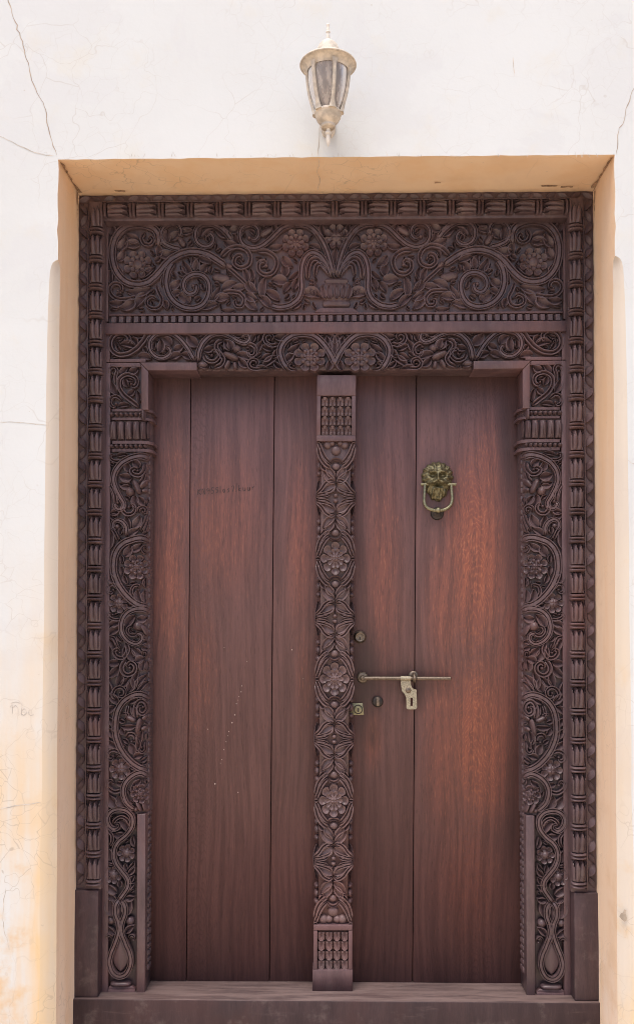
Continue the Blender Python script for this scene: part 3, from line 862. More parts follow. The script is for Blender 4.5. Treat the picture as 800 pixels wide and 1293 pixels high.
o = qprism('lintel_haunch', [(177, 457.6), (248.5, 457.6), (248.5, 467.6), (186.6, 467.6)], 2.8135, 2.935, M_PLAIN, frame, 0.001)
mirror_part(o, frame)

# ---- jambs
jamb = qprism('jamb', [(130.2, 457.9), (176.8, 457.9), (186.9, 468.2), (186.9, 517.2), (130.2, 517.2)], 2.8365, 2.93, M_CARVE, frame, 0.0)
BULGE = 20.5
def bend(u):
    d = np.clip(np.asarray(u, float)-171.0, 0, BULGE-0.4)
    return BULGE - np.sqrt(BULGE**2-d**2)
def shaft_poly(v0, grow=0.0):
    pts = []
    for u in list(np.linspace(137.5, 171, 3))+list(171+BULGE*np.sin(np.linspace(0.15, 1.35, 10))):
        q = P(u+grow, v0, 2.8365+float(bend(u))*S)
        pts.append((float(q[0]), float(q[1])-grow*S))
    pts.append((pts[-1][0], Y(2.93))); pts.append((pts[0][0], Y(2.93)))
    return pts
def bar(u0, u1, v0, v1, Df, nm_, mat=M_PLAIN, vr=None): return pbox(nm_, u0, u1, v0, v1, Df, 2.84, mat, jamb, vr)
# upper block round the small panel
pbox('stile', 130.4, 138.6, 458.1, 1257.2, 2.8205, 2.92, M_PLAIN, jamb, 700)
qprism('rail', [(138.8, 458.1), (176.6, 458.1), (178.6, 463.2), (138.8, 463.2)], 2.8207, 2.842, M_PLAIN, jamb, 0.001)
qprism('stop_block', [(177.2, 458.3), (187.2, 468.6), (187.2, 517.4), (178.7, 517.4), (178.7, 463.2)], 2.8155, 2.91, M_PLAIN, jamb, 0.001)
# capital: fillets, beads, reeds
def around(name, v0, v1, grow, mat=M_CARVE):
    z1, z0 = Z(150, v0, 2.8365), Z(150, v1, 2.8365)
    V, Fc = extrude_xy(shaft_poly(0.5*(v0+v1), grow), z0, z1)
    return mk(name, V, Fc, mat, jamb)
for v0, v1, g in ((517.4, 520.6, 5.0), (528.4, 531.4, 5.0), (557.6, 561.4, 5.5), (567.6, 571.2, 5.0)): around('fillet', v0, v1, g, M_PLAIN)
around('bead_ground', 520.7, 528.3, 1.5); around('bead_ground', 561.5, 567.5, 1.5)
around('reed_ground', 531.5, 557.5, 0.6)
around('shaft', 571.3, 1027.5, -0.2)
around('shaft_core', 1027.6, 1257, -5.0)
JC = Carve(jamb, 2.8365, 7.8, M_CARVE, mirror=False, bend=bend)
for vv in (524.5, 564.5):
    for k in range(8): JC.ball(142.5+6.05*k, vv, 2.9, 1.35, name='bead')
def reed(u0, u1):
    n, m = 16, 11
    x = np.linspace(0, 1, n); t = np.linspace(-1, 1, m); A, T = np.meshgrid(x, t, indexing='ij')
    bulge = 0.75+0.75*np.sin(math.pi*np.clip(A*0.85+0.12, 0, 1))
    H = JC.h*bulge*(np.sqrt(np.clip(1-(T*.97)**2, 0, 1))*0.8+0.2)
    inner = np.exp(-((np.abs(T)-0.45)/0.12)**2)*(A > 0.15)
    H = H - 1.1*inner - 1.6*np.exp(-(T/0.2)**2)*np.clip((A-.25)*3, 0, 1)
    top = np.clip((A-0.0)/(0.10+0.20*T**2), 0, 1)**0.5
    H = H*top
    H[0] = H[-1] = -0.8; H[:, 0] = H[:, -1] = -0.8
    U = (u0+u1)/2+T*(u1-u0)/2*0.96
    JC.emit('reed', JC.map(U, 532+A*25, H).reshape(-1, 3), grid_faces(n, m))
for k in range(4): reed(139.3+9.7*k, 149.0+9.7*k)
reed(178.1, 186.5); reed(186.3, 191.0)
JC.bud((183.5, 518.5), (183.5, 534), 7.5, 1.9, 0, name='drop')
# lower plain corner block and base
pbox('corner_post', 173.0, 183.6, 1028.2, 1257.4, 2.8185, 2.905, M_CARVE, jamb, 1080, 0.002)
qprism('plinth', [(136.5, 1250), (170.5, 1250), (170.5, 1257.3), (136.5, 1257.3)], 2.8205, 2.93, M_PLAIN, jamb, 0.001)
qprism('plinth_slope', [(138.5, 1245.5), (167.5, 1245.5), (172, 1250), (134.5, 1250)], 2.827, 2.845, M_PLAIN, jamb, 0.003)

# ------------------------------------------------------------------ jamb carving (left jamb; its twin is mirrored with it)
L_, V_, SC = JC.leaf, JC.vine, JC.scroll
# small panel at the top
SC([(177, 515), (168, 508), (158, 500), (152, 490), (153, 480), (160, 475), (168, 475.5), (174, 480), (174, 487), (169.5, 490), (167, 486)], 6, 2.2)
SC([(148.5, 488), (147.5, 478), (149.5, 470), (146.5, 465.5), (141.5, 466.5), (140.5, 471), (144, 473)], 4.6, 2.0)
for a, b, w in [((154, 475), (163, 465), 6), ((164, 472), (176, 466), 7), ((149, 499), (142, 482), 7.5), ((150, 514.5), (166, 513), 5), ((163, 490), (159, 479), 5.5), ((162, 500), (171, 493), 6), ((176.5, 510), (174, 494), 5)]: L_(a, b, w)
SC([(156, 507.5), (149, 502), (142.5, 504), (141, 511), (145, 515), (148, 511)], 4.6, 2.0)
# shaft: first loop
SC([(191, 581), (181, 577), (168, 579), (155, 586), (147, 597), (145, 608), (148, 618), (153, 628), (158, 637), (156, 643), (150, 643.5), (146.5, 638.5), (150, 635)], 8.5, 2.4, w2=5.5)
SC([(157, 582), (148, 583.5), (141.5, 580.5), (141.5, 575.5), (145.5, 575.5)], 4.2, 1.6)
L_((148, 577.5), (164, 575), 4)
L_((165, 597), (162, 584), 7); L_((177, 592), (168, 583), 7.5); SC([(184, 585), (184, 594), (178, 601), (170, 600), (167, 595), (172, 592.5), (175, 595)], 6, 2)
L_((168, 604), (152, 601), 9); L_((167, 613), (152, 611), 9); L_((166, 616), (153, 618), 5); V_([(185, 596), (182, 606), (176, 612)], 5)
JC.bud((170, 607), (178, 625), 8, 1.6); JC.ball(165, 622, 6, 1.25, 'seed_pod', 6, 2.2); JC.bud((177, 617), (188, 607), 7, 1.2, 0); JC.bud((180, 621), (189, 620), 6, 1.2, 0)
L_((172, 626), (175.5, 643), 7.5); L_((176, 628), (187, 638), 7); L_((184, 640), (188, 630), 5)
V_([(138.2, 611), (145, 620), (147.5, 630), (147, 637)], 4.5); L_((147, 637), (138.6, 614), 6, 4)
L_((152, 644), (139.5, 649), 6.5); L_((150, 657), (139, 652), 7)
SC([(158.5, 636), (156.5, 644), (161, 650), (168.5, 649), (172, 643), (168.5, 638), (164, 641)], 5.4, 2.2)
SC([(176, 648), (177, 643), (182, 640.5), (186, 643.5), (185, 648.5), (182, 647)], 4.6, 1.8)
SC([(160, 678), (161, 667), (156.5, 660), (149.5, 657.5), (144.5, 661.5), (145.5, 668), (149, 665)], 6.6, 4)
L_((165.5, 669), (161, 652), 7.5); L_((169, 667), (178, 651), 8.5); V_([(187.5, 649), (184.5, 660), (178, 672)], 4.6); V_([(189.5, 655), (185.5, 668), (182, 675)], 4)
L_((163.5, 677), (177, 669), 6.5); L_((181, 677), (188, 673), 4)
V_([(141, 665), (147, 674), (151, 684)], 4.4); L_((139, 695), (143, 668), 10, -2)
# second loop with the big flower
V_([(190.5, 684), (180, 680), (168, 682), (156, 687.5), (148, 698), (145, 712), (146, 725), (151, 738), (158.5, 749), (168, 758.5), (178, 764.5), (188, 766)], 8.5)
JC.flower(174, 716.5, 16.5, 8, beads=8, core=0.27, hk=1.25)
L_((158, 703), (166, 688), 8); L_((166, 695.5), (181, 686.5), 7); SC([(188, 699), (183.5, 698), (181, 693.5), (184, 690), (187, 693)], 3.6, 1.5)
L_((147.5, 738), (139, 722), 7)
SC([(151, 745), (146, 738.5), (140, 739.5), (138.3, 746), (142, 749), (144.5, 745)], 4.8, 1.8)
JC.flower(151, 762, 13, 7, core=0.42, hk=1.05)
SC([(171, 756), (167.5, 748), (170, 740.5), (177, 739.5), (176, 745)], 4.4, 1.5); L_((179, 762), (175, 744), 7); L_((185, 761), (184.5, 745), 6)
L_((170, 766), (161.5, 763), 5)
# third loop
SC([(191, 772), (181, 768.5), (170, 769.5), (160, 776), (155, 788), (156, 799.5), (163, 809), (173, 813), (180, 809), (180.5, 802), (175, 800), (174, 804)], 8.2, 1.6, w2=4.8)
SC([(176, 797), (172, 801.5), (166, 801.5), (162.5, 796.5), (165, 791), (170, 792)], 4.4, 1.6)
L_((160.5, 792), (173, 776.5), 8); L_((174, 781), (188, 779), 7.5, 2)
JC.ball(175.5, 790.5, 7, 1.3, 'seed_pod', 6.5, 2.2); JC.bud((180, 789), (188, 803), 7, 1.25)
SC([(155, 782), (146.5, 782.5), (140, 779.5), (139, 774.5), (144, 776)], 4.6, 1.6)
L_((153, 786), (137.5, 793.5), 7); L_((152.5, 793), (137.5, 803), 7.5); L_((146.5, 823), (138, 806), 6, 2); V_([(137.8, 804), (145, 805.5), (148.5, 813), (147, 819)], 4.2)
SC([(160, 811), (163, 821), (157, 830), (149, 829), (145.5, 822.5), (150, 819.5), (152.5, 824)], 6, 1.8)
L_((162, 834), (160, 815), 5); L_((171.5, 834), (165, 817), 8.5); L_((180, 827), (168.5, 816.5), 7.5)
SC([(181, 829), (182, 823), (186, 822.5), (187, 827), (184.5, 829)], 3.6, 1.4); L_((178, 812), (188, 810.5), 5); L_((180, 816), (188, 819), 5)
L_((152.5, 835), (136.8, 836), 7.5); L_((151.5, 840), (136.8, 855), 7.5)
SC([(161, 832), (155.5, 841), (157, 849), (163.5, 852), (171, 848), (172, 840.5), (166.5, 836), (162.5, 840), (165, 843)], 6, 3.0, w2=4.6)
L_((172.5, 836), (184.5, 831), 7.5); L_((181, 847), (184, 833), 6.5); L_((187, 846), (187, 834), 5)
L_((150, 866), (153, 848), 7.5); L_((153, 865), (165, 854.5), 7); L_((163.5, 873), (167, 855), 8.5); L_((171.5, 870), (176, 847), 7); L_((172, 872), (187.5, 851), 6.5); L_((176, 872.5), (189, 860), 5.5)
L_((143, 877), (136.8, 857), 7.5)
SC([(148, 884), (144, 877), (147, 869.5), (154, 867), (159.5, 871.5), (158, 878), (152.5, 878.5), (152.5, 874)], 4.8, 1.8)
L_((151, 889), (136, 876.5), 7.5); L_((146.5, 891), (136.5, 902), 6.5)
# fourth loop
V_([(190.5, 882), (180, 876.5), (170, 877.5), (158, 884.5), (150.5, 896), (147.5, 910), (147.5, 925), (151, 938), (157.5, 950.5), (166.5, 961), (176.5, 968), (187, 971)], 8)
L_((164.5, 887.5), (177, 882.5), 5.5)
SC([(174, 908), (172, 899), (173, 890), (178.5, 884), (185, 887), (187, 895), (182, 901), (176.5, 898), (177.5, 892), (182, 892)], 5.6, 2.2)
L_((172, 906), (167, 890), 6.5); V_([(164, 888), (161.5, 900), (166, 903)], 3.6); V_([(154, 900), (163, 901.5), (158, 909)], 3.4)
JC.bud((178.5, 906), (173.5, 927), 7.5, 1.6); JC.bud((160, 904), (173, 910), 8, 1.1, 0, 'bud')
L_((173, 916), (153, 916), 5.5, -2); L_((151.5, 908), (160, 911), 4); JC.bud((180, 908), (188, 902), 6, 1.1, 0); JC.bud((179, 921), (187, 917), 6, 1.1, 0)
L_((146, 917), (136, 906), 6); L_((146, 932), (136, 919.5), 6.5); L_((149.5, 943), (136, 933.5), 7)
L_((158.5, 927), (155, 918), 5.5); SC([(160, 932), (164.5, 926), (171, 927.5), (172.5, 933.5), (167.5, 935.5)], 5.4, 1.8)
L_((169.5, 952), (165, 938), 7.5); L_((177.5, 939), (181, 921.5), 6.5); L_((174.5, 947), (174, 931), 5); SC([(184.5, 935), (185, 945), (181, 949.5), (177, 946), (180, 943)], 4, 1.5); L_((170, 956), (182.5, 952.5), 6.5)
SC([(154.5, 949), (145, 946), (138.5, 949.5), (138, 956), (142.5, 958.5), (144.5, 954)], 5, 1.8); V_([(146.5, 956.5), (152, 952), (160, 957)], 3.4)
JC.flower(153.5, 970, 14, 7, core=0.42, hk=1.05)
L_((165, 967.5), (177, 971.5), 5)
SC([(189.5, 980), (180, 974.5), (170, 977.5), (161, 985.5), (157, 997), (160, 1010), (167, 1018), (173, 1021)], 8, 3.4, w2=6)
JC.flower(179, 1001, 12.5, 7, beads=7, core=0.28, hk=1.25); L_((168, 991), (179, 982.5), 6); L_((170, 1000), (172, 988), 5)
JC.bud((173, 1010), (180, 1024), 6, 1.3, 0, 'bud'); JC.bud((181, 1011), (186, 1024), 6, 1.2, 0, 'bud')
SC([(157, 996), (146.5, 998.5), (138.5, 993.5), (137.3, 987), (142, 984.5), (144.5, 989)], 5.2, 1.8); L_((148, 987.5), (160.5, 986), 5.5, 2)
L_((150, 1018), (138, 1002), 9.5); L_((158, 1017.5), (150.5, 1003), 8.5)
# lower panel
V_([(152, 1046), (142, 1044), (137, 1034), (141, 1024.5), (151, 1020.5), (163, 1023.5), (169, 1032), (168, 1043), (161, 1053), (151.5, 1061), (146.5, 1070), (146, 1081), (150, 1091), (157, 1100), (163, 1109), (163, 1118), (157.5, 1127), (150, 1137)], 6.6)
V_([(144.5, 1041), (147, 1034), (155, 1030), (163, 1034.5), (164, 1043)], 4.2, name='scroll'); SC([(141.5, 1041), (146, 1046), (152, 1044), (152, 1038.5), (147, 1038), (148.5, 1041.5)], 4, 1.5)
L_((163.5, 1049), (152, 1034), 7); L_((159, 1053), (144.5, 1052), 7)
V_([(136.8, 1047), (143, 1053), (143, 1062), (138, 1068)], 4); L_((141, 1086), (136, 1070), 6.5)
JC.flower(161, 1076, 11.5, 7, core=0.40, cross=False); L_((171.5, 1068), (169, 1054), 4); L_((162, 1098), (160, 1088), 4)
V_([(136, 1092), (140, 1089), (146, 1092)], 3.4); JC.flower(144.5, 1103, 11.5, 7, core=0.40, cross=False)
for a, b, w in [((163, 1103), (171, 1091), 5), ((166, 1113), (171.5, 1104), 4.5), ((161.5, 1122), (171.5, 1114.5), 5.5), ((159.5, 1132), (171.5, 1131), 6), ((149.5, 1126), (135, 1114.5), 7.5), ((147.5, 1136), (135.5, 1130), 6), ((152, 1119), (152, 1110), 5), ((164, 1096), (171, 1086), 4)]: L_(a, b, w)
L_((145, 1155), (140.5, 1133), 10.5); L_((161.5, 1155), (166.5, 1133), 10.5)
def loop(pts, w, name='vine'): V_(pts+[pts[0]], w, name=name, taper=False)
V_([(153, 1133), (148, 1141), (147.6, 1152), (151.5, 1164), (151.5, 1175), (147, 1189), (141.5, 1203), (140, 1215), (145, 1227), (153, 1230.5), (161, 1227), (166.5, 1215), (165.5, 1203), (160, 1189), (155, 1175), (155.5, 1164), (159.4, 1152), (158.8, 1141), (153, 1133)], 6.8)
L_((153.5, 1158), (153.3, 1139), 6.5)
JC.ball(140.7, 1161, 5.8, 0.85, 'seed_pod', 5.8, 2.0); JC.ball(164.8, 1162, 5.8, 0.85, 'seed_pod', 5.8, 2.0)
L_((147, 1178), (135, 1167), 6); L_((160, 1177), (171, 1167), 6)
SC([(145, 1185), (140.5, 1178.5), (136.5, 1181), (137.5, 1185)], 3.6, 1.8); SC([(162.5, 1185), (167, 1178.5), (171, 1181), (169.8, 1185)], 3.6, 1.8)
JC.leaf((153.3, 1225), (153.3, 1184), 15, 0.01, 0.8, 'seed_pod', [(-1, -.5), (-.8, .6), (-.4, .85), (0, .95), (.4, .85), (.8, .6), (1, -.5)])
JC.bud((140, 1241), (166.5, 1241), 8.5, 1.0, 0, 'cushion')
# shallow chip carving on the flank of the jamb, seen edge-on beside the leaves
fl = Acc()
xf = X(189.4, 800, 2.87)
for k in range(74):
    vv = 578+ 8.8*k
    zc_ = Z(190, vv, 2.87); r = (2.4+1.8*RNG.random())*S*0.8
    for q in range(3):
        yy = Y(2.862+0.014*q)+jit(.004)
        V, Fc = lathe_geo([(0.001, 0.004), (0.5*r, 0.0035), (0.9*r, 0.002), (r, -0.002)], 8, (0, 0, 0), axis='y')
        V = np.array(V); V = np.stack([xf - V[:, 1] - 0.0005, V[:, 0]*1.1+yy, V[:, 2]*1.5+zc_+jit(.006)], -1)
        fl.add(V, Fc)
tag(fl.make('flank_carving', M_CARVE, jamb), kind='stuff')
print('jamb fill', JC.fill([(138.5, 189, 574, 1026), (136, 172, 1022, 1134), (139.2, 178, 463.5, 516.5)], 260))
JC.flush()
mirror_part(jamb, frame)

# ------------------------------------------------------------------ tympanum carving (left half, mirrored)
TC = Carve(tymp, 2.836, 6.4, M_CARVE)
L_, V_, SC = TC.leaf, TC.vine, TC.scroll
V_([(199.5, 313), (201.5, 303), (197, 292.5), (186, 287), (173, 285.5), (158, 290), (147, 303), (143, 322), (147, 342), (158, 356), (173, 361), (188, 358), (201, 347), (213, 333), (227, 323.5), (244, 319.5), (262, 323), (276, 331), (286, 338)], 9)
SC([(184, 294), (180, 303), (183.5, 310), (190.5, 311), (194.5, 305.5), (191, 300.5), (187.5, 304.5)], 5.2, 1.8)
V_([(221, 331), (213.5, 343), (211, 360), (216.5, 377), (229, 388), (245, 391), (258, 385), (264.5, 372), (264, 358), (256, 349.5), (244.5, 348.5), (235, 354.5), (232.5, 364), (238, 372.5), (246.5, 371), (249, 363.5), (245, 361)], 8.8, w2=6.0, name='scroll'); TC.ball(244.5, 362, 3, 0.9, 'scroll_eye')
SC([(231, 317), (220, 315), (208, 309), (204.5, 298), (209, 288), (218, 283.5), (227, 287.5), (230, 296), (226, 302)], 7, 2)
SC([(294, 306), (286, 296), (276, 288), (264, 284.5), (252.5, 287.5), (247.5, 297), (250, 308), (258.5, 313.5), (267.5, 311), (270.5, 303.5), (266, 297), (261, 300)], 7.4, 2, w2=5)
SC([(372, 286.5), (362, 287.5), (353, 293), (343, 303), (331, 312.5), (319, 315.5), (308, 311), (303.5, 301), (306, 290), (316, 285.5), (325, 290), (327, 299), (321.5, 305), (315, 301.5)], 7.6, 3, w2=5)
V_([(371, 286.5), (382, 285.5), (392, 289), (402, 299), (410, 313), (416, 330), (421, 350)], 7.6)
V_([(418.5, 351), (413, 338), (405, 326), (396, 321), (388, 324), (382.5, 334), (380.5, 350), (381, 366), (377, 378), (366, 387), (352, 389.5), (340, 386)], 7.6)
V_([(416, 349), (409, 337), (400, 329), (393, 331), (389, 341), (388, 354)], 6); V_([(413, 345), (405.5, 336), (399.5, 337.5), (397, 350)], 5.4)
TC.flower(373.5, 308.5, 18, 8, inner=8, core=0.26); TC.flower(175, 336, 18.5, 8, inner=8, core=0.34, cross=False)
L_((175, 331), (175, 342), 9, small=False)
SC([(325, 319), (337, 319.5), (347, 326), (349.5, 336), (344, 346.5), (334, 348.5), (327, 343), (327, 334.5), (333.5, 331.5), (336.5, 337)], 6, 2.4, w2=5)
SC([(279, 326), (288, 317.5), (300, 313.5), (311, 317), (316.5, 327), (313.5, 336.5), (304, 340), (296.5, 335.5), (297, 327.5), (303.5, 324), (307, 329)], 6.4, 2)
SC([(279, 371.5), (292, 370), (303, 372), (309, 380), (305.5, 388.5), (298.5, 388), (297, 382), (301.5, 381.5)], 5.6, 1.6)
SC([(176, 376), (161, 379.5), (148, 378.5), (141, 372), (140.5, 364.5), (146.5, 359.5), (153.5, 361.5), (155, 367.5), (150, 368.5)], 5.6, 2)
SC([(198, 361), (201.5, 371), (205.5, 380), (203, 388.5), (195, 391.5), (187, 387.5), (187, 380), (193.5, 376.5), (199.5, 380)], 5, 1.4)
V_([(287, 338), (296, 346), (305, 354), (313, 362)], 4.8)
TC.bud((226, 300), (234, 313), 8.5, 0.9); TC.bud((268, 350), (291, 354), 12, 1.0, 2.6); TC.bud((286, 334), (294, 341), 7, 1.1)
TC.bud((328, 299), (345, 289), 10, 0.9, 2.6)
TC.veined((394, 353), (397, 376.5), 11.5)
for q in [((332, 378), (336, 351), 7.5), ((353, 381), (334, 368.5), 8), ((363, 358), (342.5, 356), 10, 2), ((367, 358.5), (358, 371.5), 6.5), ((375.5, 355.5), (371, 369), 6.5), ((376.5, 344.5), (364, 355.5), 5.5), ((358, 336), (359, 351.5), 8.5),
          ((382.5, 373), (405, 377.5), 10.5, -5), ((381.5, 382.5), (368.5, 392.5), 6.5), ((342, 390), (325, 375), 7.5), ((328, 338.5), (336, 327), 6.5), ((357, 325), (370.5, 338.5), 8.5), ((340, 314.5), (358, 311), 6.5), ((405, 317), (390, 311), 5.5),
          ((349.5, 299), (343, 284.5), 6.5), ((364, 285.5), (350.5, 284.5), 3.5), ((403.5, 297), (394, 284), 6.5), ((409.5, 300), (406, 284), 6.5),
          ((300.5, 312.5), (282.5, 305.5), 8.5), ((301.5, 309), (295, 294.5), 5.5), ((289.5, 293.5), (304.5, 285.5), 8.5), ((288, 302.5), (271.5, 291.5), 9), ((257.5, 303), (271.5, 291), 5.5), ((253.5, 302), (256.5, 290), 5),
          ((230.5, 286.5), (247, 285), 6), ((229.5, 296.5), (245, 294), 7), ((243.5, 348), (231.5, 330.5), 8), ((246.5, 344), (243, 325.5), 7.5), ((249, 345), (252.5, 327.5), 7), ((251.5, 328), (267.5, 335), 8), ((256, 347), (262.5, 336), 7.5), ((233, 350), (228, 337), 6),
          ((240, 384), (224.5, 372.5), 11), ((261, 383.5), (279, 362.5), 7), ((272, 380), (291, 377.5), 8.5), ((254.5, 391.5), (277, 385.5), 8), ((281, 367.5), (300.5, 358.5), 8), ((295, 367.5), (311.5, 364), 7), ((297.5, 393), (278.5, 392.5), 6), ((310.5, 371.5), (326, 380), 8.5), ((311.5, 375), (325.5, 392.5), 9),
          ((312.5, 358.5), (307, 340.5), 6.5), ((318, 356.5), (316, 340.5), 5.5), ((311.5, 357), (325.5, 371), 8.5), ((320, 366), (322, 350), 5.5), ((192, 365.5), (159.5, 369.5), 8.5), ((186.5, 371.5), (173, 390), 8.5), ((172.5, 379), (152.5, 391.5), 9.5), ((156.5, 384), (138.5, 383.5), 7.5), ((150, 391), (140, 392.5), 3.5),
          ((208, 381), (211, 392.5), 6.5), ((214, 364.5), (228.5, 354.5), 8), ((217.5, 375.5), (230.5, 369.5), 6), ((141, 342), (142.5, 361), 6), ((142.5, 299.5), (140, 283.5), 7.5), ((147.5, 292.5), (153, 283), 6), ((150, 317), (160.5, 300.5), 8.5), ((149.5, 331), (158, 316.5), 8),
          ((177.5, 304.5), (160.5, 297.5), 9), ((178, 311.5), (157.5, 312), 9), ((200.5, 311), (200, 328), 7), ((200.5, 321), (222, 320.5), 9), ((213, 309), (213, 291.5), 8), ((216, 306), (228, 294.5), 8), ((156, 351), (150.5, 338), 7), ((181, 352), (196, 340), 6), ((196, 332), (204, 325), 5), ((236, 347), (225, 345), 6), ((388, 329), (391, 322), 4), ((209, 348), (204, 362), 6), ((262, 300), (266, 308), 4)]:
    L_(*q)
TC.mark([(424.4, 300.5)], 17); TC.mark([(424.4, v) for v in range(330, 390, 6)], 24)
print('tymp fill', TC.fill([(138, 423, 283, 393.5)], 60, 10, 5))
TC.flush()
# centre pieces of the tympanum, not mirrored
UC = float((XM-CAM[0])/1.0)
uc = lambda v: 424.4
T0 = Carve(tymp, 2.836, 6.4, M_CARVE, mirror=False)
T0.flower(424.4, 300.5, 16, 8, core=0.42, hk=1.05)
T0.leaf((424.4, 334), (424.4, 315), 7); T0.leaf((424.4, 353), (424.4, 336), 5); T0.leaf((420, 352), (417.5, 338), 4, 0.5, small=False); T0.leaf((429, 352), (431.5, 338), 4, -0.5, small=False)
def vase():
    prof = [(352, 13.5, 2), (354.5, 15.8, 4), (357, 14.5, 3.5), (358.5, 13.5, 3), (360, 18.5, 4.5), (364, 22, 6), (369, 22.8, 6.5), (374, 21, 6), (378.5, 16.5, 5), (380, 15.5, 4), (381, 17, 4), (383.5, 18.2, 5), (386.5, 17.6, 4.5), (388, 16.5, 3)]
    m = 33; t = np.linspace(-1, 1, m); U = []; Vv = []; H = []
    for v, hw, hd in prof:
        flute = 0.7*np.cos(t*math.pi*5.5)*(1 if 359 < v < 379.5 else 0)
        h_ = hd*np.sqrt(np.clip(1-t**2, 0, 1))**0.6+flute; h_[0] = h_[-1] = -0.8
        U.append(424.4+t*hw); Vv.append(np.full(m, v)); H.append(h_)
    T0.emit('vase', T0.map(np.array(U), np.array(Vv), np.array(H)).reshape(-1, 3), grid_faces(len(prof), m), sharp=30)
vase()
for du in (-17.5, -9.5, 0, 9.5, 17.5):
    T0.D = 2.836-0.0125
    T0.leaf((424.4+du*0.8, 378), (424.4+du, 361), 5.5, 0.6*np.sign(du+0.01), 0.5, 'vase_leaf', small=False)
T0.D = 2.836
o = qprism('vase_base', [(404, 388.5), (445, 388.5), (452, 394), (397, 394)], 2.8245, 2.84, M_PLAIN, tymp, 0.0008)

# ------------------------------------------------------------------ lintel band carving (left half, mirrored)
BC = Carve(band, 2.838, 8.4, M_CARVE)
L_, V_, SC = BC.leaf, BC.vine, BC.scroll
SC([(196, 421.8), (188, 425), (181.5, 434), (173, 443), (162, 449), (150.5, 449.5), (142.5, 443), (141.5, 432), (148, 424), (158, 423), (164.5, 428), (163, 433.5), (159, 431.5)], 6.4, 2.2)
L_((173, 441), (153, 437), 7, 3); L_((173.5, 437.5), (167.5, 428.5), 7); L_((187, 421.8), (165.5, 422.5), 6, -3)
SC([(247.5, 458), (244, 452), (238, 441.5), (229.5, 431), (220, 424), (208.5, 421.7), (197, 425), (190.5, 434), (191.5, 445), (199.5, 453), (209.5, 453.5), (216.5, 447.5), (214, 441), (208, 443)], 6.8, 2.4, w2=5)
for q in [((202, 447.5), (204, 429.5), 7.5), ((216.5, 438), (206.5, 428), 8.5), ((175.5, 451.5), (192.5, 455), 7.5, -2), ((220, 443.5), (232, 436.5), 7), ((216, 454.5), (230.5, 449), 7), ((251.5, 438), (237.5, 424.5), 9.5), ((243, 455), (229.5, 449), 7), ((143, 452), (150, 453), 3), ((182, 440), (186, 447), 5)]: L_(*q)
SC([(250.5, 458.5), (252.5, 445), (258.5, 433), (268.5, 425), (280, 423), (291, 426.5), (301, 432.5), (310, 435), (315.5, 430), (313, 424), (307.5, 426), (310, 429.5)], 7, 1.8, w2=5.2)
SC([(258, 448), (261.5, 456), (270, 458.5), (277, 453.5), (276, 446.5), (270, 445), (268.5, 450)], 5.4, 2)
V_([(283, 431), (275.5, 435), (274, 441.5), (279, 449), (283, 456), (279, 463), (270, 466)], 5.4)
for q in [((258, 443.5), (272, 439.5), 6.5), ((292.5, 445), (283, 431.5), 9.5), ((292, 444), (290, 431.5), 7.5), ((299, 449.5), (319, 456.5), 7.5), ((303, 456), (315, 465), 7), ((318, 434.5), (324.5, 422.5), 6), ((286.5, 421.8), (309, 425.5), 5), ((344.5, 444.5), (330, 439.5), 6.5), ((343, 449), (329, 455.5), 7.5), ((351, 452), (331, 467), 7), ((352, 443), (343.5, 454), 6.5), ((325, 447), (332, 433), 6), ((362.5, 446.5), (379, 435.5), 7), ((359.5, 457), (370.5, 445.5), 7), ((412.5, 469), (417, 454.5), 7), ((424.6, 436), (410, 422.5), 6), ((346, 427.5), (368, 422.5), 7, 3), ((322, 468), (340, 468), 5), ((263, 466), (250, 463), 6), ((418, 452), (413.5, 424), 7.5, -2), ((330, 424), (326, 434), 5), ((355, 466), (346, 458), 5)]: L_(*q)
BC.ball(299.5, 442, 6, 1.15, 'seed_pod', 5.4, 2.2); BC.bud((282, 447.5), (302, 455.5), 9, 1.35, 2.4); BC.bud((290.5, 456), (284, 468), 6.5, 1.1, 0, 'bud'); BC.bud((296.5, 458), (298, 468), 6.5, 1.1, 0, 'bud')
SC([(311, 438), (318, 437), (323.5, 442.5), (322, 450), (316, 451.5), (313.5, 446), (318, 445.5)], 5, 1.6)
SC([(332, 466), (325, 468), (317, 466.5), (314.5, 461), (318.5, 456), (325, 457.5), (325, 462.5), (320.5, 462)], 5, 1.6)
SC([(354, 436), (343, 438.5), (335.5, 433.5), (335, 426.5), (341, 423.5), (344.5, 428), (340, 431)], 5.4, 2.4)
V_([(364, 469), (357, 458), (354, 446.5), (357, 436.5), (365, 428), (376, 423.8), (388, 423.8), (398, 427), (408, 436), (416.5, 448), (424.4, 464)], 8.4)
BC.flower(391, 453, 21, 8, beads=8, core=0.26, hk=1.0, ry=19)
SC([(375, 468), (368, 468.5), (364, 464.5), (367, 460), (371, 463)], 4.2, 1.5)
BC.ball(256.5, 462.3, 7.5, 1.2, 'bead', 4.6)
L_((424.4, 456), (424.4, 423), 9, 0.01)
print('band fill', BC.fill([(139.5, 423, 421.5, 452.5), (250, 423, 452, 468)], 150, 11, 4.5))
BC.flush()

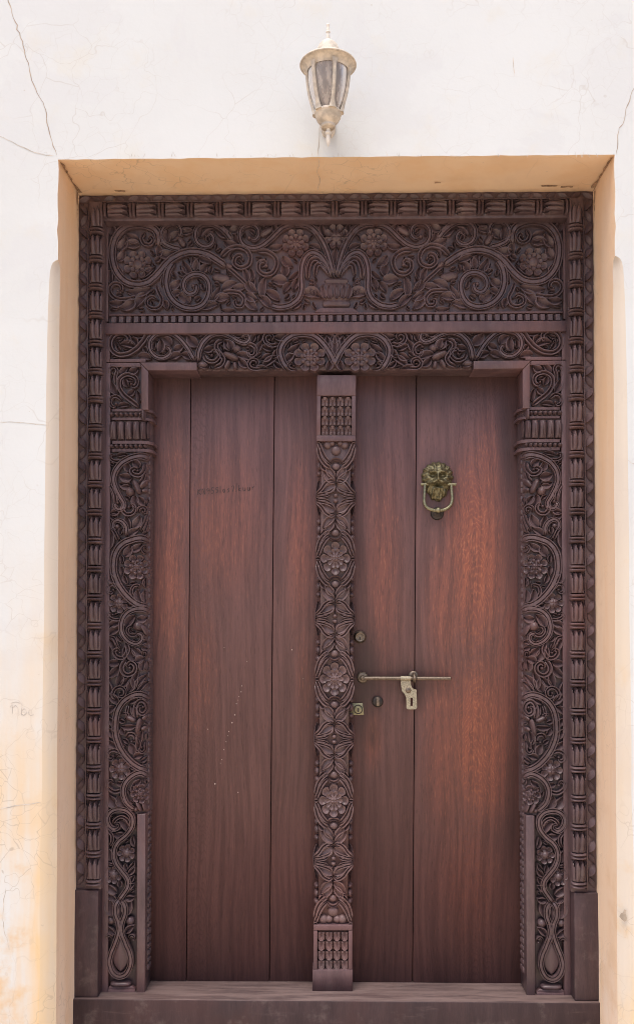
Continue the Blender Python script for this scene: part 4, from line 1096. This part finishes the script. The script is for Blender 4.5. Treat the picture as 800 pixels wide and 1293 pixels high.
# ================================================================== THE TWO LEAVES
leafL = thing('door_leaf', 'three-plank reddish brown left door leaf carrying the carved centre post and pencil scribble', 'door', (X(294, 1241, D_LEAF), Y(2.93), ZSILL)); leafL['group'] = 'leaves of the double door'
leafR = thing('door_leaf', 'two-plank reddish brown right door leaf with lion-head knocker, bolt and locks', 'door', (X(555, 1241, D_LEAF), Y(2.93), ZSILL)); leafR['group'] = 'leaves of the double door'
vt, vb = 466, 1246
g1t, g1b, g2t, g2b, g3t, g3b = 241.2, 235.3, 346.6, 340.0, 525.6, 520.4
def zclamp(o):
    for v in o.data.vertices:
        if v.co.z < ZSILL+0.001: v.co.z = ZSILL+0.001
    return o
gp = 0.55
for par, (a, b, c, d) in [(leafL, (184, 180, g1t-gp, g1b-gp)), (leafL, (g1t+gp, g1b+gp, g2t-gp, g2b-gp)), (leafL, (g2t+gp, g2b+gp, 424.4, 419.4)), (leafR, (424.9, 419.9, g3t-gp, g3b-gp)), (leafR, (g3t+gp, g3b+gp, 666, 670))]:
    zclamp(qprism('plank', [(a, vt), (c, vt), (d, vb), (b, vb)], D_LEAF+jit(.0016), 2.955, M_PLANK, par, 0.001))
for par, u0, u1 in ((leafL, 182, 421), (leafR, 424, 668)):
    pbox('gap_light_block', u0, u1, vt, 1240, 2.957, 2.98, M_IRON, par, 850)  # unseen dark board added to keep light from showing through the plank gaps

# ---- centre post
PC = lambda v: 424.6 + (419.6-424.6)*(v-474)/(1252-474)
D_PF = 2.845                                    # front of the post's ground
def ps(*pts): return [(PC(v)+u, v) for u, v in pts]
cpost = zclamp(qprism('centre_post', ps((-18.5, 474), (18.5, 474), (18.5, 1251), (-18.5, 1251)), D_PF+0.012, 2.9085, M_POST, leafL, 0.001))
def pblock(name, v0, v1, hw, D=2.838, mat=M_PLAIN, d2=2.907):
    return zclamp(qprism(name, ps((-hw, v0), (hw, v0), (hw, v1), (-hw, v1)), D, d2, mat, cpost, 0.0015))
pblock('top_block_rail', 473.5, 499.5, 24.6); pblock('top_block_rail', 549.6, 557, 24.6, 2.8384)
for s_ in (-1, 1):
    for v0, v1 in ((499.7, 549.4), (1175.2, 1224.4)):
        qprism('block_stile', ps((s_*19.6, v0), (s_*24.5, v0), (s_*24.5, v1), (s_*19.6, v1)), 2.8385, 2.907, M_PLAIN, cpost, 0.001)
pblock('bottom_block_rail', 1168, 1175, 24.4); pblock('bottom_block_rail', 1224.6, 1252.5, 25.4, 2.8375)
C0 = Carve(cpost, 2.8495, 4.6, M_POST, mirror=False)
for v0, sg in ((499.5, 1), (1175, -1)):
    for i in range(4):
        for j in range(4):
            uu = PC(v0)+(-14.6+9.75*j); va = v0+1.2+12.1*i
            n, m = 11, 11
            A, T = np.meshgrid(np.linspace(0, 1, n), np.linspace(-1, 1, m), indexing='ij')
            arch = np.clip(1-(np.abs(T)**2.2)*0.42-(0 if sg > 0 else 0), 0, 1)
            s2 = A if sg > 0 else 1-A
            yv = (1-A*arch)                     # domed end of each scale
            H = 3.6*(0.35+0.65*A)*(0.75+0.25*np.sqrt(1-T**2*0.98)) - 2.0*np.exp(-((np.abs(T)-0.5)/0.14)**2)*(A > .2)*(A < .85) - 1.6*np.exp(-(T/0.16)**2)*(A < 0.6)
            H[-1] = -0.8; H[:, 0] = H[:, -1] = -0.8
            vv = va + (yv if sg > 0 else (1-yv))*12.4
            C0.emit('scale', C0.map(uu+T*4.7, vv, H).reshape(-1, 3), grid_faces(n, m))
C1 = Carve(cpost, D_PF+0.012, 6.8, M_POST, mirror=False)
def pr(fn, *pts, **k):                          # both sides of the post's axis
    for s_ in (-1, 1):
        fn(*[(PC(v)+s_*u, v) for u, v in pts], **k)
def pv_(pts, w, **k):
    for s_ in (-1, 1): C1.vine([(PC(v)+s_*u, v) for u, v in pts], w, **k)
def pl(a, b, w, bow=0.0, **k):
    for s_ in (-1, 1): C1.leaf((PC(a[1])+s_*a[0], a[1]), (PC(b[1])+s_*b[0], b[1]), w, bow*s_, **k)
PSM = [(-1, -.5), (-.93, .55), (-.7, 1.0), (-.35, .80), (0, .5), (.35, .42), (.7, .85), (.93, .55), (1, -.5)]
def half_flower(v, up):                         # bands and sprays that cup a flower from above (up=-1) or below (up=1)
    for s_ in (-1, 1):
        q = lambda pts: [(PC(v)+s_*x, v+up*y) for x, y in pts]
        C1.vine(q([(5.5, 35), (13.5, 30), (20, 20.5), (23.4, 6)]), 5.0, name='leaf', prof=PG)
        C1.vine(q([(6.5, 28), (12, 23.5), (17.5, 14.5), (22.8, 0.5)]), 4.8, name='leaf', prof=PG, hk=0.92)
        C1.leaf(*q([(0.6, 53), (15.8, 38)]), 7.4, s_*up*1.5, 1.0, prof=PB); C1.leaf(*q([(0.8, 47), (12.2, 31)]), 6.8, s_*up*1.2, 0.9, prof=PB)
        C1.leaf(*q([(12, 37), (18.6, 29.5)]), 4.4, s_*1.0, 0.95, small=False)
        C1.leaf(*q([(19.5, 0.2), (24.6, 0.4)]), 3.2, 0.1, 1.0, small=False)
    u0 = PC(v)
    C1.vine([(u0-7.4, v+up*28.5), (u0-5, v+up*24.6), (u0, v+up*23), (u0+5, v+up*24.6), (u0+7.4, v+up*28.5)], 4.0, name='crescent', prof=PSM)
    C1.ball(u0, v+up*32.2, 5.6, 0.8, 'petal', 5.2)
    C1.leaf((u0, v+up*37), (u0, v+up*49), 4.6, 0.1, 0.6, small=False)
PB = [(-1, -.5), (-.985, .8), (-.92, 1.0), (-.70, 1.0), (-.55, .72), (-.30, .62), (0, .50), (.45, .42), (.70, .92), (.92, 1.0), (.985, .75), (1, -.5)]
def diamond(v):
    for up in (-1, 1):
        for s_ in (-1, 1):
            q = lambda pts: [(PC(v)+s_*x, v+up*y) for x, y in pts]
            C1.vine(q([(0.4, 19.5), (5, 22.6), (12.5, 18.8), (18, 11), (24.6, 5.2)]), 4.4, name='leaf', prof=PG)
            C1.leaf(*q([(1.2, 17.5), (17, 8.2)]), 8.6, s_*up*-1.2, 0.88, prof=PB)
            C1.vine(q([(0.8, 13), (7, 8.6), (14.5, 6), (24.4, 4)]), 3.6, name='leaf', prof=PG, hk=0.95)
            C1.vine(q([(5.5, 6.8), (10.5, 3.2), (17, 1.9), (24.2, 1.5)]), 3.2, name='leaf', prof=PG, hk=0.9)
        C1.ball(PC(v), v+up*3.4, 3.3, 0.85, 'bead', 2.9, small=False)
        C1.leaf((PC(v), v+up*6.5), (PC(v), v+up*14), 4.2, 0.1, 0.6, small=False)
for v in (629.5, 781.3, 933.2, 1086.5): diamond(v)
for v in (705.4, 857.2, 1010.0):
    C1.flower(PC(v), v, 19.2, 8, inner=10, core=0.22, hk=0.92, ry=21.4, rot=math.pi/2)
    half_flower(v, -1); half_flower(v, 1)
half_flower(557.5, 1); half_flower(1165.5, -1)
for uu, vv, r in ((-11, 562, 5.4), (11, 562, 5.4), (-5, 560, 4), (5, 560, 4), (0, 569, 6.4)): C1.ball(PC(vv)+uu, vv, r, 0.8, 'petal')
for uu, vv, r in ((-12, 1160, 6), (12, 1160, 6), (-5, 1160, 5), (5, 1160, 5), (0, 1150, 7)): C1.ball(PC(vv)+uu, vv, r, 0.8, 'petal')
# turned beads along the flanks of the post
C2 = Carve(cpost, 2.884, 7.0, M_CARVE, mirror=False)
for k in range(4):
    vm = (629.5, 781.3, 933.2, 1086.5)[k]
    for dv_, r in ((-40, 5.5), (-30, 3.4), (30, 3.4), (40, 5.5), (-50, 4), (50, 4)):
        for s_ in (-1, 1): C2.ball(PC(vm+dv_)+s_*20.6, vm+dv_, 3.6, 1.3, 'side_bead', r)
    for s_ in (-1, 1): C2.leaf((PC(vm)+s_*20.8, vm-22), (PC(vm)+s_*20.8, vm+22), 7, 0.01, 1.6, 'side_leaf', PSM)
C1.flush(); C2.flush()

# ---- pencil scribble on the middle plank
GL = {'K': [[(0, 0), (0, 1)], [(.7, 0), (.05, .5), (.7, 1)]], 'N': [[(0, 1), (0, 0), (.6, 1), (.6, 0)]], '9': [[(.6, .35), (.3, .5), (.05, .28), (.3, .05), (.6, .3), (.5, 1)]],
      '5': [[(.6, 0), (.15, 0), (.1, .42), (.5, .45), (.55, .8), (.1, 1)]], 'l': [[(.2, -.25), (.2, 1)]], 'o': [[(.3, .35), (.05, .65), (.3, 1), (.55, .65), (.3, .35)]],
      's': [[(.5, .4), (.1, .5), (.5, .8), (.05, 1)]], '7': [[(0, 0), (.6, 0), (.2, 1)]], '/': [[(.2, -.5), (.1, 1.15)]], 'k': [[(.05, -.1), (.05, 1)], [(.5, .4), (.05, .7), (.5, 1)]],
      'u': [[(.05, .4), (.1, 1), (.5, .9), (.5, .4), (.55, 1)]], 'r': [[(.1, .4), (.1, 1)], [(.1, .6), (.5, .4)]]}
scr = Acc(); un = 250.0
for ch in 'KN955los7/kuur':
    wch = 5.6 if ch not in 'l/' else 3.2
    base = 617.5 - (un-250)*0.085
    for st in GL[ch]:
        q = smoothpath([(un+x*wch+jit(.4), base+y*7+jit(.5)) for x, y in st], 1.0)
        tg = np.gradient(q, axis=0); tg /= np.linalg.norm(tg, axis=1)[:, None]+1e-9
        nr = np.stack([-tg[:, 1], tg[:, 0]], 1)*0.36
        V = np.concatenate([P((q+nr)[:, 0], (q+nr)[:, 1], D_LEAF), P((q-nr)[:, 0], (q-nr)[:, 1], D_LEAF)]); V[:, 1] -= 0.0012
        n = len(q); scr.add(V, [(i, i+1, i+1+n, i+n) for i in range(n-1)])
    un += wch*0.92+0.4
scr.make('pencil_scribble', M_PENCIL, leafL, smooth=False)
fk = Acc()
for X_, Y_, r in [(440, 118, .6), (417, 220, .7), (415, 245, .8), (405, 265, .6), (402, 280, .5), (395, 295, .8), (388, 342, .9), (377, 375, .9), (363, 412, .7), (358, 430, .5), (352, 455, .6), (342, 488, .7), (333, 530, .6), (328, 545, .5), (305, 632, 1.2), (402, 668, .8), (628, 68, .9), (676, 190, .6), (275, 402, .6), (344, 59, .6)]:
    u, v = 180+X_/3.333, 800+Y_/3.333
    t = np.linspace(0, 2*math.pi, 7)[:-1]
    V = P(u+0.75*r*np.cos(t), v+r*np.sin(t), D_LEAF); V[:, 1] -= 0.0012
    fk.add(V, [tuple(range(6))])
tag(fk.make('paint_flecks', M_FLECK, leafL, smooth=False), kind='stuff')

# ---- lion-head knocker
SL = D_LEAF/F
def at(u, v, h=0.0):
    q = P(u, v, D_LEAF); return np.array([q[0], q[1]-h*SL, q[2]])
def lion():
    nr_, na = 44, 132
    rr = np.linspace(0.0, 1, nr_)**0.85; th = np.linspace(0, 2*math.pi, na, endpoint=False)
    Rr, T = np.meshgrid(rr, th, indexing='ij')
    dn_ = np.clip(np.sin(T), 0, 1)
    R0 = 20.2 + 9.5*dn_**6 - 1.0*dn_*(1-dn_)*4
    R0 = R0*(1+0.035*np.cos(17*T)*(Rr > 0.5))
    x = Rr*R0*np.cos(T); y = Rr*R0*np.sin(T)          # y downwards
    H = 9.5*np.sqrt(np.clip(1-Rr**2.4, 0, 1))
    G = lambda cx, cy, sx, sy: np.exp(-((x-cx)/sx)**2-((y-cy)/sy)**2)
    mane = np.clip((Rr-0.52)/0.2, 0, 1)
    H += 0.6*np.cos(17*T+1.6*np.sin(Rr*7))*mane
    ax = np.abs(x)
    Ga = lambda cx, cy, sx, sy: np.exp(-((ax-cx)/sx)**2-((y-cy)/sy)**2)
    H += 4.6*G(0, -1, 2.4, 6.5) + 3.4*G(0, 3.6, 4.2, 2.4)                     # nose
    H += 6.0*Ga(4.8, 6.8, 3.9, 3.0) + 3.0*Ga(10, 7.8, 3.8, 2.2)            # muzzle, moustache
    H += 4.4*Ga(7.0, -6.5, 4.6, 2.2) + 1.8*Ga(3.2, -9.5, 2.0, 4.5)      # brows
    H += -4.6*Ga(6.6, -2.0, 3.4, 2.1) + 1.7*Ga(6.6, -2.0, 1.5, 1.0)         # eyes
    H += 2.0*Ga(11, 1.5, 3.4, 3.4)                                          # cheeks
    H += 1.5*Ga(4.5, -14, 2.2, 2.6) + 1.5*G(0, -13, 1.6, 3)                 # forelock
    H += -4.6*G(0, 11.2, 5.4, 1.5) + 2.6*G(0, 14.0, 4.0, 1.6)               # mouth, lip
    H += 3.2*Ga(15.2, -11.5, 2.6, 3.0) - 2.0*Ga(15.2, -11, 1.1, 1.5)        # ears
    beard = np.clip((y-13)/4, 0, 1)*np.clip((Rr-0.35)/0.2, 0, 1)
    H += 0.9*np.cos(x*1.7+0.2*y)*beard
    H += 2.2*G(0, 27.3, 1.8, 1.8)
    H[-1] = -0.6; H[-2] = np.minimum(H[-2], 3.5)
    base = P(551.5+x, 603.5+y, D_LEAF); base[..., 1] -= H*SL
    return base.reshape(-1, 3), grid_faces(nr_, na, True)
kn = mk('lion_knocker', *lion(), M_BRASS, leafR, sharp=80)
mk('ring_bar', *tube_geo([at(530.5, 612.5, 5.5), at(540, 612.5, 5.5), at(551, 612.5, 5.5), at(563, 612.5, 5.5), at(574.5, 612.5, 5.5)], np.array([1.9, 1.7, 1.6, 1.7, 1.9])*SL, 12), M_RUBBED, kn)
rp = smoothpath([(535.5, 613), (535, 622), (534.5, 634), (537, 641), (544, 645), (552, 645.5), (560, 644.5), (566.5, 640), (569.5, 632), (569, 622), (568.5, 613)], 1.5)
mk('ring', *tube_geo([at(u, v, 5.8+2.6*(v-613)/32) for u, v in rp], (1.75+0.35*np.sin(np.linspace(0, math.pi, len(rp))))*SL, 12), M_RUBBED, kn)
bp = [(544.5, 1.8), (545.5, 2.6), (546.5, 1.8), (547.5, 2.6), (548.5, 1.9), (550, 3.2), (552, 3.9), (554, 3.2), (555.5, 1.9), (556.5, 2.6), (557.5, 1.8), (558.5, 2.6), (559.5, 1.8)]
mk('ring_boss', *tube_geo([at(u, 645.3, 8.3) for u, r in bp], np.array([r for u, r in bp])*SL, 14), M_RUBBED, kn)
def disc(name, u, v, prof, mat, par, seg=28):
    V, Fc = lathe_geo([(r*SL, h*SL) for r, h in prof], seg, tuple(at(u, v)), axis='y')
    return mk(name, V, Fc, mat, par)
disc('strike_plate', 551.3, 648.5, [(0.01, 4.6), (3, 4.4), (4.6, 3.2), (5.6, 2.6), (7.4, 2.2), (8.2, 1.0), (8.4, -0.3)], M_IRON, kn)
disc('chin_ring', 551.0, 630.5, [(0.01, 2.4), (1.6, 2.2), (2.6, 1.2), (2.8, -.3)], M_BRASS, kn, 16)

# ---- sliding bolt with its hasp, locks
bolt = mk('sliding_bolt', *tube_geo([at(456, 856, 7), at(480, 856, 7), at(512, 856.2, 7), at(540, 856.2, 7), at(567.6, 856.2, 7), at(568.3, 856.2, 7)], np.array([2.4, 2.4, 2.5, 2.3, 2.3, 1.5])*SL, 14), M_DULL, leafR)
disc('boss', 457.5, 855.5, [(0.01, 9.5), (2.4, 9.2), (3.3, 7.5), (3.0, 5), (3.2, 3.2), (6.0, 2.8), (7.0, 1.6), (7.2, -.3)], M_DULL, bolt)
disc('keeper_plate', 521.5, 853.3, [(0.01, 3.4), (2.5, 3.3), (3.2, 2.3), (5.3, 2.1), (6.2, 1.2), (6.4, -.3)], M_DULL, bolt)
mk('keeper', *tube_geo([at(521.8, 851.0, 2), at(521.8, 851.4, 8), at(522, 853.5, 10.6), at(522, 857.5, 10.6), at(522, 859.6, 8), at(522, 860, 2)], 2.2*SL, 12), M_DULL, bolt)
disc('keeper_boss', 522.3, 855.6, [(0.01, 13.4), (1.8, 13.0), (3.0, 11.6), (3.3, 10), (3.0, 8)], M_DULL, bolt, 18)
mk('sleeve', *tube_geo([at(504.6, 856.0, 7), at(505, 856.0, 7), at(517, 856.1, 7), at(517.4, 856.1, 7)], np.array([2.2, 3.0, 3.0, 2.2])*SL, 16), M_HASP, bolt)
hp = [(505, 858), (517.5, 858), (517.8, 864), (519.5, 868.5), (524.6, 870.5), (525.2, 880), (525.4, 893), (523.5, 895), (514, 895), (512.2, 893.5), (512, 881), (510.2, 876), (506.5, 872), (505.5, 866)]
ho = [(517, 880.6), (520.2, 880.6), (520.2, 891), (517, 891)]
def hasp():
    bm = bmesh.new()
    def lp(pts, h): return [bm.verts.new(at(u, v, h)) for u, v in pts]
    a, b = lp(hp, 7.2), lp(ho, 7.2)
    ed = []
    for l in (a, b):
        for i in range(len(l)): ed.append(bm.edges.new((l[i], l[(i+1) % len(l)])))
    r = bmesh.ops.triangle_fill(bm, use_beauty=True, use_dissolve=False, edges=ed)
    fs = [f for f in bm.faces]
    ex = bmesh.ops.extrude_face_region(bm, geom=fs)
    for v in [g for g in ex['geom'] if isinstance(g, bmesh.types.BMVert)]: v.co.y += 2.2*SL
    bmesh.ops.recalc_face_normals(bm, faces=bm.faces[:])
    bm.verts.index_update()
    V = [v.co[:] for v in bm.verts]; Fc = [[v.index for v in f.verts] for f in bm.faces]; bm.free()
    return V, Fc
mk('hasp', *hasp(), M_HASP, bolt, smooth=False)
def disc_h(name, u, v, h0, prof, mat, par): return disc(name, u, v, [(r, h+h0) for r, h in prof], mat, par, 16)
disc_h('rivet', 514.5, 871.0, 7.0, [(0.01, 1.5), (2.2, 1.2), (3.6, 0.5), (3.8, 0)], M_DULL, bolt)
cyl = disc('lock_cylinder', 454.2, 804.3, [(0.01, 4.8), (3.8, 4.8), (4.2, 5.2), (5.6, 5.4), (7.2, 3.6), (7.9, 1.6), (8.0, -.3)], M_DULL, leafR)
pbox('keyhole', 453.3, 455.1, 804.2, 809.0, D_LEAF-5.1*SL, D_LEAF-3.0*SL, M_IRON, cyl, bev=0.0002)
turn = disc('thumb_turn', 476.3, 886.0, [(0.01, 3.2), (5.2, 3.1), (6.4, 2.2), (7.0, 1.0), (7.1, -.3)], M_IRON, leafR)
pbox('turn_grip', 474.6, 478.6, 880.8, 891.4, D_LEAF-8.0*SL, D_LEAF-2.6*SL, M_DULL, turn, bev=0.0012)
rim = qprism('rim_lock_plate', [(440, 888.3), (457.6, 887.6), (459.2, 902.8), (440, 903.2)], D_LEAF-0.0042, D_LEAF+0.002, M_RUBBED, leafR, 0.0006)
mk('lock_ring', *lathe_geo([(4.6*SL, 0.0), (4.9*SL, 0.0011), (5.5*SL, 0.0011), (5.8*SL, 0.0)], 24, tuple(at(451.8, 895.6, 0.0042/SL)), axis='y'), M_IRON, rim)
pbox('keyhole', 451.2, 452.8, 893.8, 899.2, D_LEAF-0.0047, D_LEAF-0.003, M_IRON, rim, bev=0)

# ================================================================== WALL LANTERN
D_LA = 2.437; SA = D_LA/F
xc, yc = X(414, 90, D_LA), Y(D_LA)
zl = lambda v: Z(414, v, D_LA)
lant = thing('wall_lantern', 'cream carriage lantern with smoked curved panes fixed above the doorway', 'lantern', (xc, 0.0, zl(150)))
def lat(name, prof, mat, par, seg=48):
    V, Fc = lathe_geo([(r*SA, zl(v)) for r, v in prof], seg, (xc, yc, 0))
    return mk(name, V, Fc, mat, par, sharp=35)
roof = lat('cap', [(0.2, 51.3), (3, 51.5), (7.5, 53.5), (12, 58), (15.2, 65), (16.4, 70), (17.5, 72.5), (19, 73.5), (26, 75.8), (33, 79.5), (36.0, 82.0), (36.3, 83.0), (35.6, 83.8), (34.2, 83.6), (30, 86.0), (27.4, 89.5), (26.6, 92), (26, 90), (10, 86)], M_CREAM, lant)
lat('finial', [(0.1, 29.5), (1.6, 30.2), (2.3, 31.8), (1.8, 33.4), (1.5, 35), (2.2, 37), (2.0, 38.6), (2.7, 39.6), (2.8, 41), (1.8, 42), (2.3, 45), (2.5, 48), (2.2, 49.5), (3.6, 51), (4.2, 52.2)], M_CREAMW, lant, 20)
def gprof(s): return 27.0-1.5*s-9.6*s**2.3, 89.5+53*s
pan_a = [math.radians(a) for a in (18, 78, 138, 198, 258, 318)]       # ribs, measured from the front, clockwise seen from above
def ang(a): return -math.pi/2 + a                                      # front is -y
for i, a in enumerate(pan_a):
    gv = []; n = 15; m = 9
    for s_ in np.linspace(0, 1, n):
        r, v = gprof(s_)
        for q in np.linspace(ang(a)+0.09, ang(a)+math.radians(60)-0.09, m):
            gv.append((xc+(r-1.2)*SA*math.cos(q), yc+(r-1.2)*SA*math.sin(q), zl(v)))
    f = grid_faces(n, m)
    inner = [(xc+(x-xc)*0.965, yc+(y-yc)*0.965, z) for x, y, z in gv]
    k = len(gv)
    f2 = f+[tuple(j+k for j in g)[::-1] for g in f]
    bd = [j for j in range(m)]+[j*m+m-1 for j in range(1, n)]+[(n-1)*m+j for j in range(m-2, -1, -1)]+[j*m for j in range(n-2, 0, -1)]
    f2 += [(bd[j], bd[(j+1) % len(bd)], bd[(j+1) % len(bd)]+k, bd[j]+k) for j in range(len(bd))]
    mk('pane', gv+inner, f2, M_GLASS, lant, sharp=60)
    # rib with spurred ends
    rv = []; n2 = 19
    for s_ in np.linspace(-0.03, 1.04, n2):
        r, v = gprof(max(0, min(1, s_))); v = 89.5+53*s_
        e = max(0, (s_-0.82)/0.2); e2 = max(0, (0.14-s_)/0.17)
        w = 2.1+2.4*e**1.5+2.6*e2**1.5
        out = r+1.3+1.6*e
        ca, sa = math.cos(ang(a)), math.sin(ang(a))
        for (du, dr) in ((-w, -2.2), (-w, .1), (-w*.5, 1.0), (0, 1.25), (w*.5, 1.0), (w, .1), (w, -2.2)):
            rr_ = (out+dr)*SA; tt_ = du*SA
            rv.append((xc+rr_*ca-tt_*sa, yc+rr_*sa+tt_*ca, zl(v)))
    mk('rib', rv, grid_faces(n2, 7)+[tuple(range(7)), tuple(range((n2-1)*7, n2*7))[::-1]], M_CREAM, lant, sharp=50)
lat('base_cup', [(10, 139), (15.5, 141), (17.4, 142.6), (17.6, 144.6), (16.6, 146), (15.8, 149), (13.6, 153.2), (10.6, 156.2), (9.2, 157.4), (9.0, 158.8), (9.4, 160.4), (8.4, 161.8), (5, 162.5), (0.2, 162.6)], M_CREAM, lant)
lat('drop_finial', [(1, 161.5), (2.5, 163), (2.3, 165.5), (3.4, 166.4), (4.0, 168.2), (3.4, 170), (2.4, 170.8), (2.7, 173), (3.0, 176), (2.4, 180), (1.2, 184), (0.1, 185.2)], M_CREAMW, lant, 20)
lat('lamp_holder', [(0.1, 118), (3.5, 119), (5.2, 124), (5.0, 131), (3.6, 136), (3.4, 142), (0.1, 142.5)], M_CREAMW, lant, 20)
# scrolled arm and the plate that fixes it to the wall
zb = zl(150)
arm = tube_geo(smoothpath([(0, -0.000, 0)]*1+[(0, 0, 0)], 1) if False else np.array([(xc, yc+0.01, zl(158)), (xc, yc+0.035, zl(160)), (xc, yc+0.065, zl(156)), (xc, yc+0.09, zl(148)), (xc, yc+0.115, zl(138)), (xc, -0.004, zl(134))]), np.array([4.2, 4.4, 4.4, 4.4, 4.8, 5.6])*SA, 14)
mk('arm', *arm, M_CREAM, lant)
V, Fc = lathe_geo([(0.001, 0.016), (0.010, 0.015), (0.015, 0.011), (0.019, 0.009), (0.021, 0.004), (0.021, 0.0002)], 32, (0, 0, 0), axis='y')
V = np.array(V); V[:, 2] = V[:, 2]*1.5+zl(128); V[:, 0] += xc
mk('wall_plate', V, Fc, M_CREAM, lant)
